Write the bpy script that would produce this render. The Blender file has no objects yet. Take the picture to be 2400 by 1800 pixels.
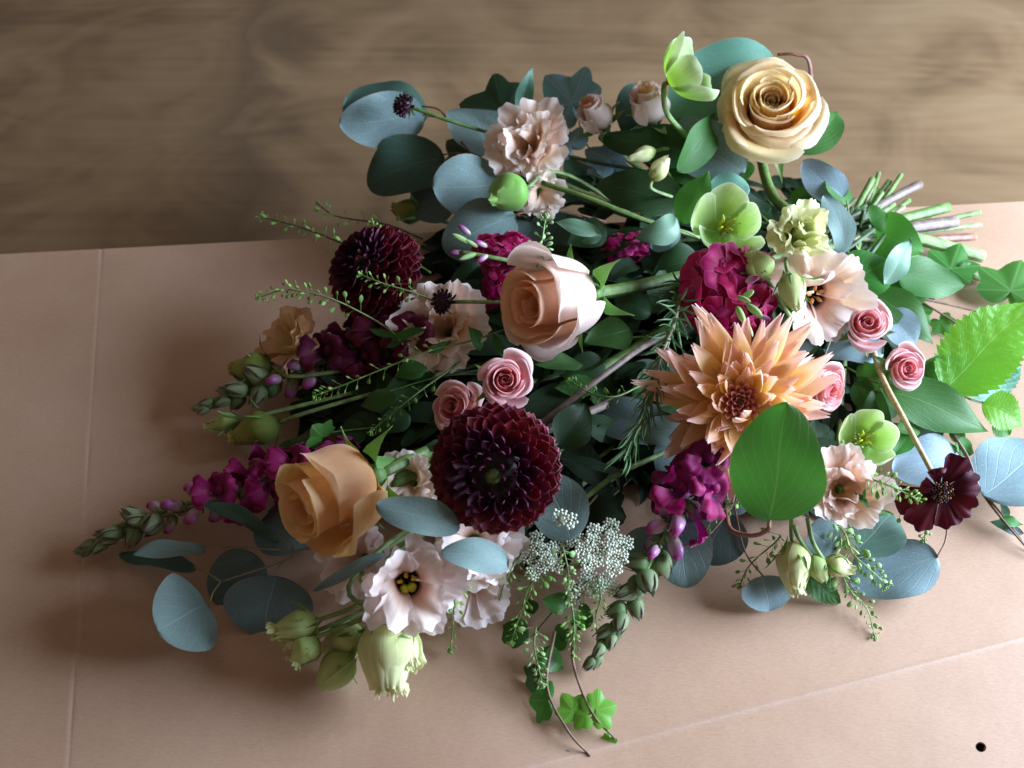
import bpy, bmesh, math, random
import numpy as np
from mathutils import Vector, Matrix

random.seed(7)
RNG = np.random.default_rng(11)
C = bpy.context.scene.collection
sc = bpy.context.scene
PI = math.pi

# ------------------------------------------------------------------ camera
LENS, PITCH, DIST = 42.0, math.radians(48), 0.86
TH = 18.0 / LENS
FWD = Vector((0, math.cos(PITCH), -math.sin(PITCH)))
UP = Vector((0, math.sin(PITCH), math.cos(PITCH)))
RIGHT = Vector((1, 0, 0))
CAM = Vector((0, 0, 0.05)) - FWD * DIST
cd = bpy.data.cameras.new('camera'); cam = bpy.data.objects.new('camera', cd); C.objects.link(cam)
cam.location = CAM; cam.rotation_euler = (PI / 2 - PITCH, 0, 0)
cd.lens = LENS; cd.sensor_width = 36; cd.clip_start = 0.02; cd.clip_end = 50
cd.dof.use_dof = True; cd.dof.focus_distance = 0.80; cd.dof.aperture_fstop = 8.0
sc.camera = cam

# ------------------------------------------------------------------ light
w = bpy.data.worlds.new('World'); sc.world = w; w.use_nodes = True
bg = w.node_tree.nodes['Background']
bg.inputs[0].default_value = (1.0, 0.76, 0.58, 1); bg.inputs[1].default_value = 0.175
ld = bpy.data.lights.new('window_light', 'AREA'); lo = bpy.data.objects.new('window_light', ld); C.objects.link(lo)
ld.shape = 'RECTANGLE'; ld.size = 1.0; ld.size_y = 0.70; ld.energy = 88; ld.color = (0.66, 0.80, 1.0)
lo.location = (1.27, 0.03, 0.50)
lo.rotation_euler = (Vector((-0.05, -0.08, 0.03)) - lo.location).to_track_quat('-Z', 'Y').to_euler()
sc.view_settings.view_transform = 'Standard'; sc.view_settings.look = 'None'
sc.view_settings.exposure = 0.0; sc.view_settings.gamma = 1.0
sc.cycles.use_denoising = True
sc.cycles.max_bounces = 8; sc.cycles.transmission_bounces = 4

# ------------------------------------------------------------------ picture geometry -> place
def ray(px, py):
    return FWD + RIGHT * ((px - 1200) / 1200 * TH) + UP * ((900 - py) / 1200 * TH)
def P(px, py, h):
    d = ray(px, py); return CAM + d * ((h - CAM.z) / d.z)
def S(p):                       # metres per photograph pixel at a point
    return (p - CAM).dot(FWD) * TH / 1200
def D(x, y, z):                 # direction: to the right, upwards, towards the viewer's side
    return (RIGHT * x + UP * y - FWD * z).normalized()

# ------------------------------------------------------------------ objects
WM = {}
def thing(name, label, cat, p, group=None):
    o = bpy.data.objects.new(name, None); C.objects.link(o)
    o.location = p; o['label'] = label; o['category'] = cat
    o.empty_display_size = 0.01
    if group: o['group'] = group
    WM[o] = Matrix.Translation(p); return o
def part(name, me, par, M=None, label=None, kind=None):
    o = bpy.data.objects.new(name, me); C.objects.link(o)
    M = M or Matrix.Identity(4)
    if par: o.parent = par; o.matrix_basis = WM[par].inverted() @ M
    else: o.matrix_basis = M
    if label: o['label'] = label
    if kind: o['kind'] = kind
    WM[o] = M; return o
def mesh(name, grids, mat, uvs=None):
    vs, fs, uv = [], [], []; off = 0
    for k, X in enumerate(grids):
        nv, nu = X.shape[:2]
        vs.append(X.reshape(-1, 3))
        i = np.arange(nv - 1)[:, None] * nu + np.arange(nu - 1)[None, :] + off
        fs.append(np.stack([i, i + 1, i + nu + 1, i + nu], -1).reshape(-1, 4))
        if uvs is not None and uvs[k] is not None: uv.append(uvs[k].reshape(-1, 2))
        else:
            g = np.stack(np.broadcast_arrays(np.linspace(0, 1, nu)[None, :], np.linspace(0, 1, nv)[:, None]), -1)
            uv.append(g.reshape(-1, 2))
        off += nv * nu
    vs = np.concatenate(vs); fs = np.concatenate(fs); uv = np.concatenate(uv)
    me = bpy.data.meshes.new(name)
    me.vertices.add(len(vs)); me.vertices.foreach_set('co', vs.astype(np.float32).ravel())
    me.loops.add(len(fs) * 4); me.loops.foreach_set('vertex_index', fs.astype(np.int32).ravel())
    me.polygons.add(len(fs)); me.polygons.foreach_set('loop_start', np.arange(0, len(fs) * 4, 4, dtype=np.int32))
    me.polygons.foreach_set('use_smooth', np.ones(len(fs), dtype=bool))
    ul = me.uv_layers.new(name='UVMap'); ul.data.foreach_set('uv', uv[fs.ravel()].astype(np.float32).ravel())
    me.update(calc_edges=True)
    me.materials.append(mat); return me
def frame(z, roll=0.0, o=Vector(), s=1.0):
    z = z.normalized(); a = Vector((0, 0, 1)) if abs(z.z) < .95 else Vector((0, 1, 0))
    x = a.cross(z).normalized(); y = z.cross(x)
    x2 = x * math.cos(roll) + y * math.sin(roll); y2 = z.cross(x2)
    M = Matrix((x2 * s, y2 * s, z * s)).transposed().to_4x4(); M.translation = o; return M
def frame_y(y, zhint, o=Vector(), s=1.0, roll=0.0):
    y = y.normalized(); z = (zhint - y * zhint.dot(y)).normalized()
    if roll: z = Matrix.Rotation(roll, 3, y) @ z
    x = y.cross(z)
    M = Matrix((x * s, y * s, z * s)).transposed().to_4x4(); M.translation = o; return M
def xf(X, M):
    A = np.array(M); return X @ A[:3, :3].T + A[:3, 3]

# ------------------------------------------------------------------ surfaces
def catmull(pts, n=40):
    p = np.array(pts, float); p = np.vstack([2 * p[0] - p[1], p, 2 * p[-1] - p[-2]])
    m = len(p) - 3; t = np.linspace(0, m - 1e-6, n); i = t.astype(int); f = (t - i)[:, None]
    a, b, c, d = p[i], p[i + 1], p[i + 2], p[i + 3]
    return .5 * (2 * b + (c - a) * f + (2 * a - 5 * b + 4 * c - d) * f ** 2 + (3 * b - a - 3 * c + d) * f ** 3)
def petal(phi, wd, prof, R, nu=11, nv=13, rnd=.25, pw=2.5, point=0, ruff=0, rk=3, skew=0, imb=0, narrow=.45, crump=0, notch=0, rng=RNG):
    u = np.linspace(-1, 1, nu)[None, :]; v = np.linspace(0, 1, nv)[:, None]
    vv = v * (1 - rnd * np.abs(u) ** pw + point * (1 - np.abs(u)) ** 1.5 - notch * np.exp(-(u / .16) ** 2))
    q = catmull(prof, 48); x = np.linspace(0, 1, 48)
    e = vv - np.clip(vv, 0, 1)
    dr = (q[-1] - q[-2]) * 47
    r = np.interp(vv, x, q[:, 0]) + e * dr[0]; z = np.interp(vv, x, q[:, 1]) + e * dr[1]
    a = phi + u * wd * (narrow + (1 - narrow) * np.sin(PI / 2 * np.clip(v * 1.7, 0, 1))) + skew * vv
    p1, p2, p3 = rng.uniform(0, 6.28, 3)
    wv = np.sin(rk * u * PI + p1) + .6 * np.sin(rk * 2.3 * u * PI + p2)
    z = z + ruff * vv ** 3 * wv; r = r * (1 + imb * u) + .6 * ruff * vv ** 3 * np.sin(rk * 1.6 * u * PI + p3)
    X = np.stack(np.broadcast_arrays(r * np.cos(a), r * np.sin(a), z), -1) * R
    if crump:
        for k in range(4):
            d = rng.normal(size=3); d /= np.linalg.norm(d); f = rng.uniform(3, 8) / R; n = rng.normal(size=3); n /= np.linalg.norm(n)
            X = X + crump * R * .5 * np.sin((X @ d) * f + rng.uniform(0, 6.28))[..., None] * n * (.3 + .7 * v[..., None])
    return X
def lathe(prof, n=12, m=14):
    q = catmull(prof, m); a = np.linspace(0, 2 * PI, n + 1)[None, :]
    return np.stack(np.broadcast_arrays(q[:, 0:1] * np.cos(a), q[:, 0:1] * np.sin(a), q[:, 1:2]), -1)
def tube(pts, r0, r1=None, n=7, k=4):
    r1 = r0 if r1 is None else r1
    q = catmull([tuple(p) for p in pts], max(4, k * len(pts)))
    t = np.gradient(q, axis=0); t /= np.linalg.norm(t, axis=1)[:, None] + 1e-12
    ref = np.array((0.13, 0.21, 0.97)); x = np.cross(t, ref); x /= np.linalg.norm(x, axis=1)[:, None] + 1e-12; y = np.cross(t, x)
    a = np.linspace(0, 2 * PI, n + 1)[None, :, None]; r = np.linspace(r0, r1, len(q))[:, None, None]
    X = q[:, None, :] + r * (np.cos(a) * x[:, None, :] + np.sin(a) * y[:, None, :])
    lo_ = np.repeat(q[:1, None, :], n + 1, 1); hi = np.repeat(q[-1:, None, :], n + 1, 1)
    return np.concatenate([lo_, X, hi])
def w_round(v): return np.sin(PI * np.clip(v, 0, 1) ** .90) ** .50
def w_ovate(v): return np.sin(PI * np.clip(v, 0, 1) ** .68) ** .85
def w_lance(v): return np.sin(PI * np.clip(v, 0, 1) ** .8) ** 1.15
def w_strap(v): return np.clip(np.sin(PI * np.clip(v, 0, 1) ** .6), 0, 1) ** .5
def w_egg(v): return np.sin(PI * np.clip(v, 0, 1) ** .74) ** .62
SHAPES = dict(egg=w_egg, round=w_round, ovate=w_ovate, lance=w_lance, strap=w_strap)
def leaf_arr(shape, wd, fold=.1, bend=.1, wave=.02, serr=0, curl=0, nu=11, nv=17, rng=RNG):
    if serr: nv = 91; nu = 13
    v = (1 - np.cos(np.linspace(0, PI, nv)))[:, None] / 2 if not serr else np.linspace(0, 1, nv)[:, None]
    u = np.linspace(-1, 1, nu)[None, :]
    w_ = SHAPES[shape](v) * wd / 2
    if serr:
        ph = (v * serr) % 1.0
        w_ = w_ * (1 + .16 * (ph - .5) * np.clip(np.sin(PI * v) * 2, 0, 1))
    x = u * w_; y = v + 0 * u
    if serr: y = y + .018 * np.abs(u) ** 3
    p1, p2 = rng.uniform(0, 6.28, 2)
    z = fold * np.abs(x) + bend * (v - .5) ** 2 * -2 + wave * np.abs(u) ** 1.5 * np.sin(v * 9 + p1 + (u > 0) * p2) + curl * (np.abs(u) ** 3) * w_
    z = z + .008 * np.sin(v * 5 + p2) * np.cos(u * 3 + p1)
    x = x + .02 * np.sin(v * 4 + p2) * np.sin(PI * v)
    if serr: z = z + .009 * np.sin((v * 7 - np.abs(u) * 2.0) * 2 * PI + .6 * np.sin(v * 11)) * np.clip(1 - np.abs(u), 0, 1) * 4 * np.abs(u)
    return np.stack(np.broadcast_arrays(x, y, z), -1)
def ivy_arr(bend=.1, sharp=1.0):
    th = np.linspace(-PI, PI, 49)
    k = np.radians([-180, -150, -112, -84, -55, -28, 0, 28, 55, 84, 112, 150, 180])
    rr = np.array([.08, .42, .56, .48, .74, .58, 1.0, .58, .74, .48, .56, .42, .08])
    rr = rr ** sharp
    r = np.interp(th, k, rr); r = .7 * r + .3 * np.convolve(np.pad(r, 1, 'edge'), [.25, .5, .25], 'valid')
    rho = np.linspace(0, 1, 7)[:, None]
    x = rho * (r * np.sin(th))[None, :]; y = .18 + rho * (r * np.cos(th))[None, :] * .82
    z = -bend * rho ** 2 * (.5 + .5 * np.cos(th * 2))[None, :] + .006 * rho * np.cos(th * 6.6)[None, :]
    uv = np.stack(np.broadcast_arrays(((th / (2 * PI)) + .5)[None, :], rho), -1)
    return np.stack(np.broadcast_arrays(x, y, z), -1), uv
def leaf_M(b, t, roll, flat=.5):
    vd = (CAM - (b + t) / 2).normalized()
    M = frame_y(t - b, vd * (1 - flat) + Vector((0, 0, 1)) * flat, b, (t - b).length, math.radians(roll))
    n = Vector((M[0][2], M[1][2], M[2][2])).normalized(); return M, 1 / max(.62, abs(n.dot(vd)))

# ------------------------------------------------------------------ materials
def nodes(name):
    m = bpy.data.materials.new(name); m.use_nodes = True
    t = m.node_tree; t.nodes.clear(); o = t.nodes.new('ShaderNodeOutputMaterial'); return m, t, o
def N(t, kind, **kw):
    n = t.nodes.new('ShaderNode' + kind)
    for k, v in kw.items():
        if k in n.inputs: n.inputs[k].default_value = v
        else: setattr(n, k, v)
    return n
def L(t, a, b): t.links.new(a, b)
def math_(t, op, a, b=None, c=None):
    n = t.nodes.new('ShaderNodeMath'); n.operation = op
    for i, x in enumerate((a, b, c)):
        if x is None: continue
        if isinstance(x, (int, float)): n.inputs[i].default_value = x
        else: L(t, x, n.inputs[i])
    return n.outputs[0]
def ramp(t, fac, stops, interp='LINEAR'):
    r = t.nodes.new('ShaderNodeValToRGB'); r.color_ramp.interpolation = interp
    e = r.color_ramp.elements
    while len(e) < len(stops): e.new(.5)
    for el, (p, c) in zip(e, stops):
        el.position = p; el.color = (*c, 1) if len(c) == 3 else c
    L(t, fac, r.inputs[0]); return r.outputs[0]
def mixc(t, fac, a, b, blend='MIX'):
    n = t.nodes.new('ShaderNodeMix'); n.data_type = 'RGBA'; n.blend_type = blend
    for s, x in ((n.inputs[0], fac), (n.inputs[6], a), (n.inputs[7], b)):
        if isinstance(x, (int, float)): s.default_value = x
        elif isinstance(x, tuple): s.default_value = (*x, 1) if len(x) == 3 else x
        else: L(t, x, s)
    return n.outputs[2]
def finish(t, o, col, rough=.5, trans=.25, bump=None, bstr=.2, bdist=.001, spec=.35, sheen=0, tcol=None, coat=0):
    p = N(t, 'BsdfPrincipled', Roughness=rough); p.inputs['Specular IOR Level'].default_value = spec
    if isinstance(col, tuple): p.inputs['Base Color'].default_value = (*col, 1)
    else: L(t, col, p.inputs['Base Color'])
    if sheen: p.inputs['Sheen Weight'].default_value = sheen; p.inputs['Sheen Roughness'].default_value = .4
    if bump is not None:
        b = N(t, 'Bump'); b.inputs['Strength'].default_value = bstr; b.inputs['Distance'].default_value = bdist
        L(t, bump, b.inputs['Height']); L(t, b.outputs[0], p.inputs['Normal'])
    if trans:
        q = N(t, 'BsdfTranslucent'); mx = N(t, 'MixShader'); mx.inputs[0].default_value = trans
        c2 = tcol if tcol is not None else col
        if isinstance(c2, tuple): q.inputs[0].default_value = (*c2, 1)
        else: L(t, c2, q.inputs[0])
        L(t, p.outputs[0], mx.inputs[1]); L(t, q.outputs[0], mx.inputs[2]); L(t, mx.outputs[0], o.inputs[0])
    else: L(t, p.outputs[0], o.inputs[0])
def uvxy(t):
    n = N(t, 'TexCoord'); s = N(t, 'SeparateXYZ'); L(t, n.outputs['UV'], s.inputs[0]); return n, s.outputs[0], s.outputs[1]
def rand_hsv(t, col, dv=.18, dh=.012):
    oi = N(t, 'ObjectInfo'); h = N(t, 'HueSaturation')
    L(t, math_(t, 'MULTIPLY_ADD', oi.outputs['Random'], 2 * dh, .5 - dh), h.inputs['Hue'])
    L(t, math_(t, 'MULTIPLY_ADD', oi.outputs['Random'], dv * 2, 1 - dv), h.inputs['Value'])
    L(t, col, h.inputs['Color']); return h.outputs[0]
MATS = {}
def petal_mat(name, stops, rough=.55, trans=.3, edge=None, vein=.12, sheen=.15, spec=.25, bstr=.25, dv=.08, tsat=1.25):
    m, t, o = nodes(name); n, x, y = uvxy(t)
    c = ramp(t, y, stops)
    mp = N(t, 'Mapping'); mp.inputs['Scale'].default_value = (34, 2.2, 1); L(t, n.outputs['UV'], mp.inputs[0])
    ns = N(t, 'TexNoise', Scale=1.0, Detail=3.0); L(t, mp.outputs[0], ns.inputs['Vector'])
    c = mixc(t, vein, c, mixc(t, 1.0, c, ramp(t, ns.outputs['Fac'], [(.3, (.62, .55, .5)), (.7, (1.25, 1.25, 1.25))]), 'MULTIPLY'))
    n2 = N(t, 'TexNoise', Scale=90.0, Detail=3.0); L(t, n.outputs['Object'], n2.inputs['Vector'])
    c = mixc(t, .5, c, mixc(t, 1.0, c, ramp(t, n2.outputs['Fac'], [(.35, (.86, .83, .8)), (.65, (1.08, 1.08, 1.08))]), 'MULTIPLY'))
    if edge:
        ex = math_(t, 'ABSOLUTE', math_(t, 'SUBTRACT', x, .5))
        f = math_(t, 'MAXIMUM', math_(t, 'SMOOTH_MAX', math_(t, 'MULTIPLY_ADD', y, 12, -11.0), math_(t, 'MULTIPLY_ADD', ex, 18, -8.1), .1), 0)
        c = mixc(t, math_(t, 'MINIMUM', f, .85), c, edge)
    c = rand_hsv(t, c, dv)
    h = N(t, 'HueSaturation'); h.inputs['Saturation'].default_value = tsat; L(t, c, h.inputs['Color'])
    finish(t, o, c, rough, trans, ns.outputs['Fac'], bstr, .0006, spec, sheen, h.outputs[0]); MATS[name] = m; return m
def leaf_mat(name, col, vein, rough=.42, trans=.2, vs=.55, nside=9, slope=.35, mott=.35, tcol=None, spec=.4, edge=None, bstr=.35, dv=.14, midw=.018, dv_h=.012):
    m, t, o = nodes(name); n, x, y = uvxy(t)
    au = math_(t, 'ABSOLUTE', math_(t, 'MULTIPLY_ADD', x, 2, -1))
    mid = math_(t, 'SUBTRACT', 1.0, math_(t, 'MINIMUM', math_(t, 'DIVIDE', au, math_(t, 'MULTIPLY_ADD', y, -midw, midw * 2.2)), 1.0))
    nz = N(t, 'TexNoise', Scale=5.0, Detail=2.0); L(t, n.outputs['UV'], nz.inputs['Vector'])
    yy = math_(t, 'ADD', math_(t, 'SUBTRACT', y, math_(t, 'MULTIPLY', math_(t, 'POWER', au, .85), slope)), math_(t, 'MULTIPLY', nz.outputs['Fac'], .06))
    fr = math_(t, 'ABSOLUTE', math_(t, 'SUBTRACT', math_(t, 'FRACT', math_(t, 'MULTIPLY', yy, nside)), .5))
    side = math_(t, 'MAXIMUM', math_(t, 'SUBTRACT', 1.0, math_(t, 'MULTIPLY', fr, 14.0)), 0)
    v = math_(t, 'MAXIMUM', mid, math_(t, 'MULTIPLY', side, .42))
    n2 = N(t, 'TexNoise', Scale=55.0, Detail=4.0, Roughness=.6); L(t, n.outputs['Object'], n2.inputs['Vector'])
    base = mixc(t, mott, col, mixc(t, 1.0, col, ramp(t, n2.outputs['Fac'], [(.3, (.55, .6, .55)), (.7, (1.5, 1.4, 1.4))]), 'MULTIPLY'))
    c = mixc(t, math_(t, 'MULTIPLY', v, vs), base, vein)
    n5 = N(t, 'TexNoise', Scale=170.0, Detail=1.0); L(t, n.outputs['Object'], n5.inputs['Vector'])
    c = mixc(t, math_(t, 'MULTIPLY', math_(t, 'MINIMUM', math_(t, 'MAXIMUM', math_(t, 'MULTIPLY_ADD', n5.outputs['Fac'], 14, -10.2), 0), 1), .5), c, vein)
    if edge:
        c = mixc(t, math_(t, 'MAXIMUM', math_(t, 'MULTIPLY_ADD', au, 22, -21.2), 0), c, edge)
    c = rand_hsv(t, c, dv, dv_h)
    hb = math_(t, 'SUBTRACT', math_(t, 'MULTIPLY', n2.outputs['Fac'], .35), v)
    finish(t, o, c, rough, trans, hb, bstr, .0008, spec, 0, tcol); MATS[name] = m; return m
def plain_mat(name, col, rough=.5, trans=0, var=.35, sc_=160, spec=.35, stretch=None, col2=None, bstr=.2, dv=.1):
    m, t, o = nodes(name); n = N(t, 'TexCoord')
    ns = N(t, 'TexNoise', Scale=float(sc_), Detail=4.0); v = n.outputs['Object']
    if stretch:
        mp = N(t, 'Mapping'); mp.inputs['Scale'].default_value = stretch; L(t, v, mp.inputs[0]); v = mp.outputs[0]
    L(t, v, ns.inputs['Vector'])
    c = ramp(t, ns.outputs['Fac'], [(.3, tuple(a * (1 - var) for a in col)), (.7, col2 or tuple(min(1, a * (1 + var)) for a in col))])
    c = rand_hsv(t, c, dv)
    finish(t, o, c, rough, trans, ns.outputs['Fac'], bstr, .0006, spec); MATS[name] = m; return m

# flowers
petal_mat('cream_petal', [(0, (.78, .46, .10)), (.40, (.90, .60, .24)), (.75, (.91, .72, .42)), (1, (.92, .79, .55))], edge=(.92, .82, .62), trans=.44, vein=.05, bstr=.08)
petal_mat('peach_petal', [(0, (.80, .58, .30)), (.4, (.88, .58, .38)), (.8, (.89, .61, .43)), (1, (.89, .66, .52))], edge=(.90, .67, .53), trans=.50, vein=.04, bstr=.06)
petal_mat('peach_outer_petal', [(0, (.72, .70, .45)), (.3, (.85, .70, .66)), (1, (.88, .72, .66))], edge=(.89, .76, .68), trans=.32, vein=.04, bstr=.06)
petal_mat('apricot_petal', [(0, (.86, .54, .18)), (.4, (.90, .60, .30)), (.8, (.90, .65, .37)), (1, (.91, .70, .46))], edge=(.91, .70, .46), trans=.48, vein=.04, bstr=.06)
petal_mat('pink_petal', [(0, (.70, .42, .34)), (.4, (.84, .40, .42)), (.8, (.86, .52, .53)), (1, (.88, .64, .64))], edge=(.90, .74, .74), trans=.36, vein=.05, bstr=.08)
petal_mat('pink_deep_petal', [(0, (.80, .30, .28)), (.5, (.86, .34, .36)), (1, (.88, .50, .52))], edge=(.89, .62, .62), trans=.34)
petal_mat('bud_rose_petal', [(0, (.60, .55, .28)), (.25, (.82, .50, .36)), (.7, (.84, .46, .36)), (1, (.88, .72, .66))], edge=(.90, .78, .74), trans=.28)
petal_mat('burgundy_petal', [(0, (.020, .001, .008)), (.5, (.085, .002, .012)), (.85, (.135, .003, .016)), (1, (.18, .008, .03))], edge=(.26, .035, .075), rough=.48, trans=.10, vein=.3, sheen=.1, spec=.4, dv=.2)
petal_mat('burgundy_inner_petal', [(0, (.010, .001, .008)), (.5, (.04, .002, .016)), (1, (.085, .006, .036))], edge=(.26, .06, .17), rough=.50, trans=.06, vein=.25, sheen=.0, spec=.3, dv=.25)
petal_mat('cactus_petal', [(0, (.91, .62, .08)), (.45, (.91, .65, .24)), (.75, (.91, .61, .44)), (1, (.91, .62, .58))], edge=(.91, .68, .62), trans=.38, vein=.1, dv=.1)
petal_mat('cactus_heart_petal', [(0, (.50, .08, .08)), (.5, (.80, .28, .25)), (1, (.91, .56, .50))], trans=.2, vein=.2)
petal_mat('lisianthus_petal', [(0, (.74, .70, .38)), (.25, (.89, .66, .47)), (.75, (.90, .70, .58)), (1, (.91, .77, .71))], edge=(.92, .82, .78), trans=.34, vein=.16)
petal_mat('lisianthus_pink_petal', [(0, (.66, .54, .28)), (.3, (.88, .68, .56)), (.7, (.90, .76, .72)), (1, (.92, .83, .82))], edge=(.93, .86, .86), trans=.34, vein=.16)
petal_mat('lisianthus_eye_petal', [(0, (.10, .06, .03)), (.16, (.035, .006, .012)), (.40, (.045, .008, .016)), (.50, (.80, .52, .42)), (.75, (.90, .76, .70)), (1, (.92, .82, .80))], edge=(.93, .86, .86), trans=.34, vein=.16)
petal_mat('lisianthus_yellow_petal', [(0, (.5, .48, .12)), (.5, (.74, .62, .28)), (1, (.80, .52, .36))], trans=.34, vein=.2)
petal_mat('green_bud_petal', [(0, (.40, .52, .14)), (.35, (.68, .74, .34)), (.8, (.80, .82, .52)), (1, (.80, .80, .44))], edge=(.84, .84, .56), trans=.34, vein=.18)
petal_mat('lime_bud_petal', [(0, (.30, .46, .12)), (.5, (.52, .66, .26)), (1, (.70, .78, .42))], edge=(.68, .76, .40), trans=.3, vein=.2)
petal_mat('shaded_bud_petal', [(0, (.12, .20, .04)), (.5, (.26, .34, .07)), (1, (.46, .46, .14))], trans=.3, vein=.2)  # darker copy of the bud greens, with the left-side shadow in its colour
petal_mat('hellebore_petal', [(0, (.28, .50, .10)), (.45, (.40, .62, .20)), (.85, (.55, .70, .38)), (1, (.66, .78, .52))], edge=(.76, .84, .66), trans=.34, vein=.22)
petal_mat('magenta_petal', [(0, (.62, .42, .45)), (.2, (.36, .01, .13)), (.7, (.42, .005, .11)), (1, (.50, .015, .16))], edge=(.58, .08, .26), trans=.30, vein=.35, dv=.26, spec=.3)
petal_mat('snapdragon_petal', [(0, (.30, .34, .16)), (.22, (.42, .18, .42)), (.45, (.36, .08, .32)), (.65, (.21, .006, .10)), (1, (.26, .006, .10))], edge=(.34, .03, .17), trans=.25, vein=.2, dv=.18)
petal_mat('snapdragon_shaded_petal', [(0, (.20, .12, .16)), (.3, (.14, .03, .12)), (.6, (.10, .004, .04)), (1, (.12, .004, .035))], trans=.2, vein=.25, dv=.2)  # darker copy of the snapdragon petal, shadow put into the colour
petal_mat('snapdragon_bud', [(0, (.20, .30, .12)), (.3, (.50, .46, .40)), (.55, (.46, .20, .44)), (.8, (.30, .03, .20)), (1, (.32, .03, .18))], rough=.35, trans=.12, vein=.15, dv=.15, spec=.5)
petal_mat('snapdragon_green', [(0, (.10, .19, .06)), (.5, (.18, .28, .12)), (.85, (.22, .27, .15)), (1, (.15, .10, .12))], rough=.5, trans=.12, vein=.25, dv=.2)
petal_mat('cosmos_petal', [(0, (.02, .001, .004)), (.5, (.055, .001, .006)), (1, (.075, .002, .012))], edge=(.05, .01, .03), rough=.55, trans=.14, vein=.4, dv=.35, spec=.2, sheen=0, tsat=1.4)
petal_mat('scabiosa_petal', [(0, (.02, .004, .01)), (.6, (.03, .004, .015)), (1, (.07, .02, .05))], rough=.4, trans=.08, vein=.3)
petal_mat('sepal', [(0, (.10, .24, .05)), (.5, (.14, .30, .08)), (1, (.22, .34, .12))], edge=(.28, .40, .2), rough=.45, trans=.22, vein=.25)
petal_mat('pod_green', [(0, (.16, .34, .06)), (.4, (.22, .44, .09)), (1, (.34, .56, .16))], rough=.45, trans=.25)
petal_mat('pod_pale', [(0, (.20, .38, .10)), (.4, (.30, .50, .18)), (1, (.46, .64, .32))], rough=.45, trans=.25)
petal_mat('needle', [(0, (.12, .22, .08)), (.5, (.08, .20, .08)), (1, (.10, .22, .09))], rough=.35, trans=.08, spec=.5, vein=.3)
# leaves
leaf_mat('eucalyptus_blue', (.16, .245, .24), (.36, .46, .46), rough=.62, spec=.25, trans=.10, vs=.5, nside=6, slope=.5, mott=.45, edge=(.30, .20, .17), dv=.16, dv_h=.025)
leaf_mat('eucalyptus_sky', (.215, .31, .36), (.42, .54, .60), rough=.62, spec=.25, trans=.08, vs=.5, nside=6, slope=.5, mott=.4, edge=(.28, .21, .2), dv=.12, dv_h=.02)
leaf_mat('eucalyptus_slate', (.085, .13, .13), (.20, .26, .25), rough=.62, spec=.25, trans=.06, vs=.5, nside=6, slope=.5, mott=.3, edge=(.16, .12, .12), dv=.15)
leaf_mat('eucalyptus_deep', (.045, .10, .075), (.16, .23, .14), rough=.62, spec=.25, trans=.10, vs=.5, nside=6, slope=.5, mott=.3, edge=(.13, .12, .09), dv=.1)
leaf_mat('eucalyptus_green', (.040, .135, .024), (.33, .42, .18), rough=.42, trans=.22, vs=.8, nside=7, slope=.6, mott=.5, edge=(.34, .22, .15), tcol=(.08, .35, .04), dv=.04)
leaf_mat('eucalyptus_sage', (.11, .27, .19), (.24, .40, .28), rough=.5, trans=.3, vs=.35, nside=6, slope=.5, mott=.2, edge=(.2, .3, .22), dv=.05)
leaf_mat('green_leaf', (.040, .125, .028), (.17, .28, .09), rough=.45, spec=.22, trans=.22, vs=.5, nside=9, slope=.5, mott=.4, tcol=(.10, .34, .04), dv=.18)
leaf_mat('bright_leaf', (.045, .165, .028), (.20, .36, .11), rough=.45, spec=.22, trans=.28, vs=.5, nside=9, slope=.5, mott=.35, tcol=(.12, .45, .05), dv=.15)
leaf_mat('dark_leaf', (.022, .060, .020), (.08, .14, .05), rough=.45, spec=.22, trans=.12, vs=.45, nside=9, slope=.5, mott=.5, tcol=(.05, .16, .03), dv=.25)
leaf_mat('shade_leaf', (.012, .030, .012), (.03, .06, .02), rough=.6, trans=.05, vs=.3, spec=.2, mott=.5, dv=.25)  # deep shade inside the sheaf is put into this near-black green
leaf_mat('mint_leaf', (.115, .33, .030), (.30, .52, .14), rough=.42, trans=.42, vs=.75, nside=7, slope=.55, mott=.4, tcol=(.30, .80, .06), dv=.06, bstr=.35)
leaf_mat('pale_leaf', (.16, .30, .20), (.30, .44, .34), rough=.42, trans=.2, vs=.5, nside=9, slope=.5, mott=.3, dv=.1)
def ivy_mat(name, col, vein, tcol):
    m, t, o = nodes(name); n, x, y = uvxy(t)
    v = None
    for d in (-112, -55, 0, 55, 112):
        f = math_(t, 'MULTIPLY', math_(t, 'ABSOLUTE', math_(t, 'SUBTRACT', x, d / 360 + .5)), y)
        f = math_(t, 'MAXIMUM', math_(t, 'MULTIPLY_ADD', f, -160, 1.0), 0)
        v = f if v is None else math_(t, 'MAXIMUM', v, f)
    n2 = N(t, 'TexNoise', Scale=70.0, Detail=4.0); L(t, n.outputs['Object'], n2.inputs['Vector'])
    base = mixc(t, .5, col, mixc(t, 1.0, col, ramp(t, n2.outputs['Fac'], [(.3, (.55, .6, .55)), (.7, (1.5, 1.4, 1.4))]), 'MULTIPLY'))
    c = rand_hsv(t, mixc(t, math_(t, 'MULTIPLY', v, .5), base, vein), .15)
    finish(t, o, c, .42, .22, math_(t, 'SUBTRACT', math_(t, 'MULTIPLY', n2.outputs['Fac'], .4), v), .12, .0008, .4, 0, tcol); MATS[name] = m
ivy_mat('ivy_green', (.045, .17, .03), (.2, .36, .14), (.12, .45, .05))
ivy_mat('ivy_dark', (.016, .045, .020), (.06, .11, .06), (.04, .12, .03))
ivy_mat('ivy_blue', (.14, .24, .28), (.36, .44, .46), (.1, .25, .2))
ivy_mat('ivy_lime', (.10, .33, .03), (.26, .5, .12), (.25, .7, .06))
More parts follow.
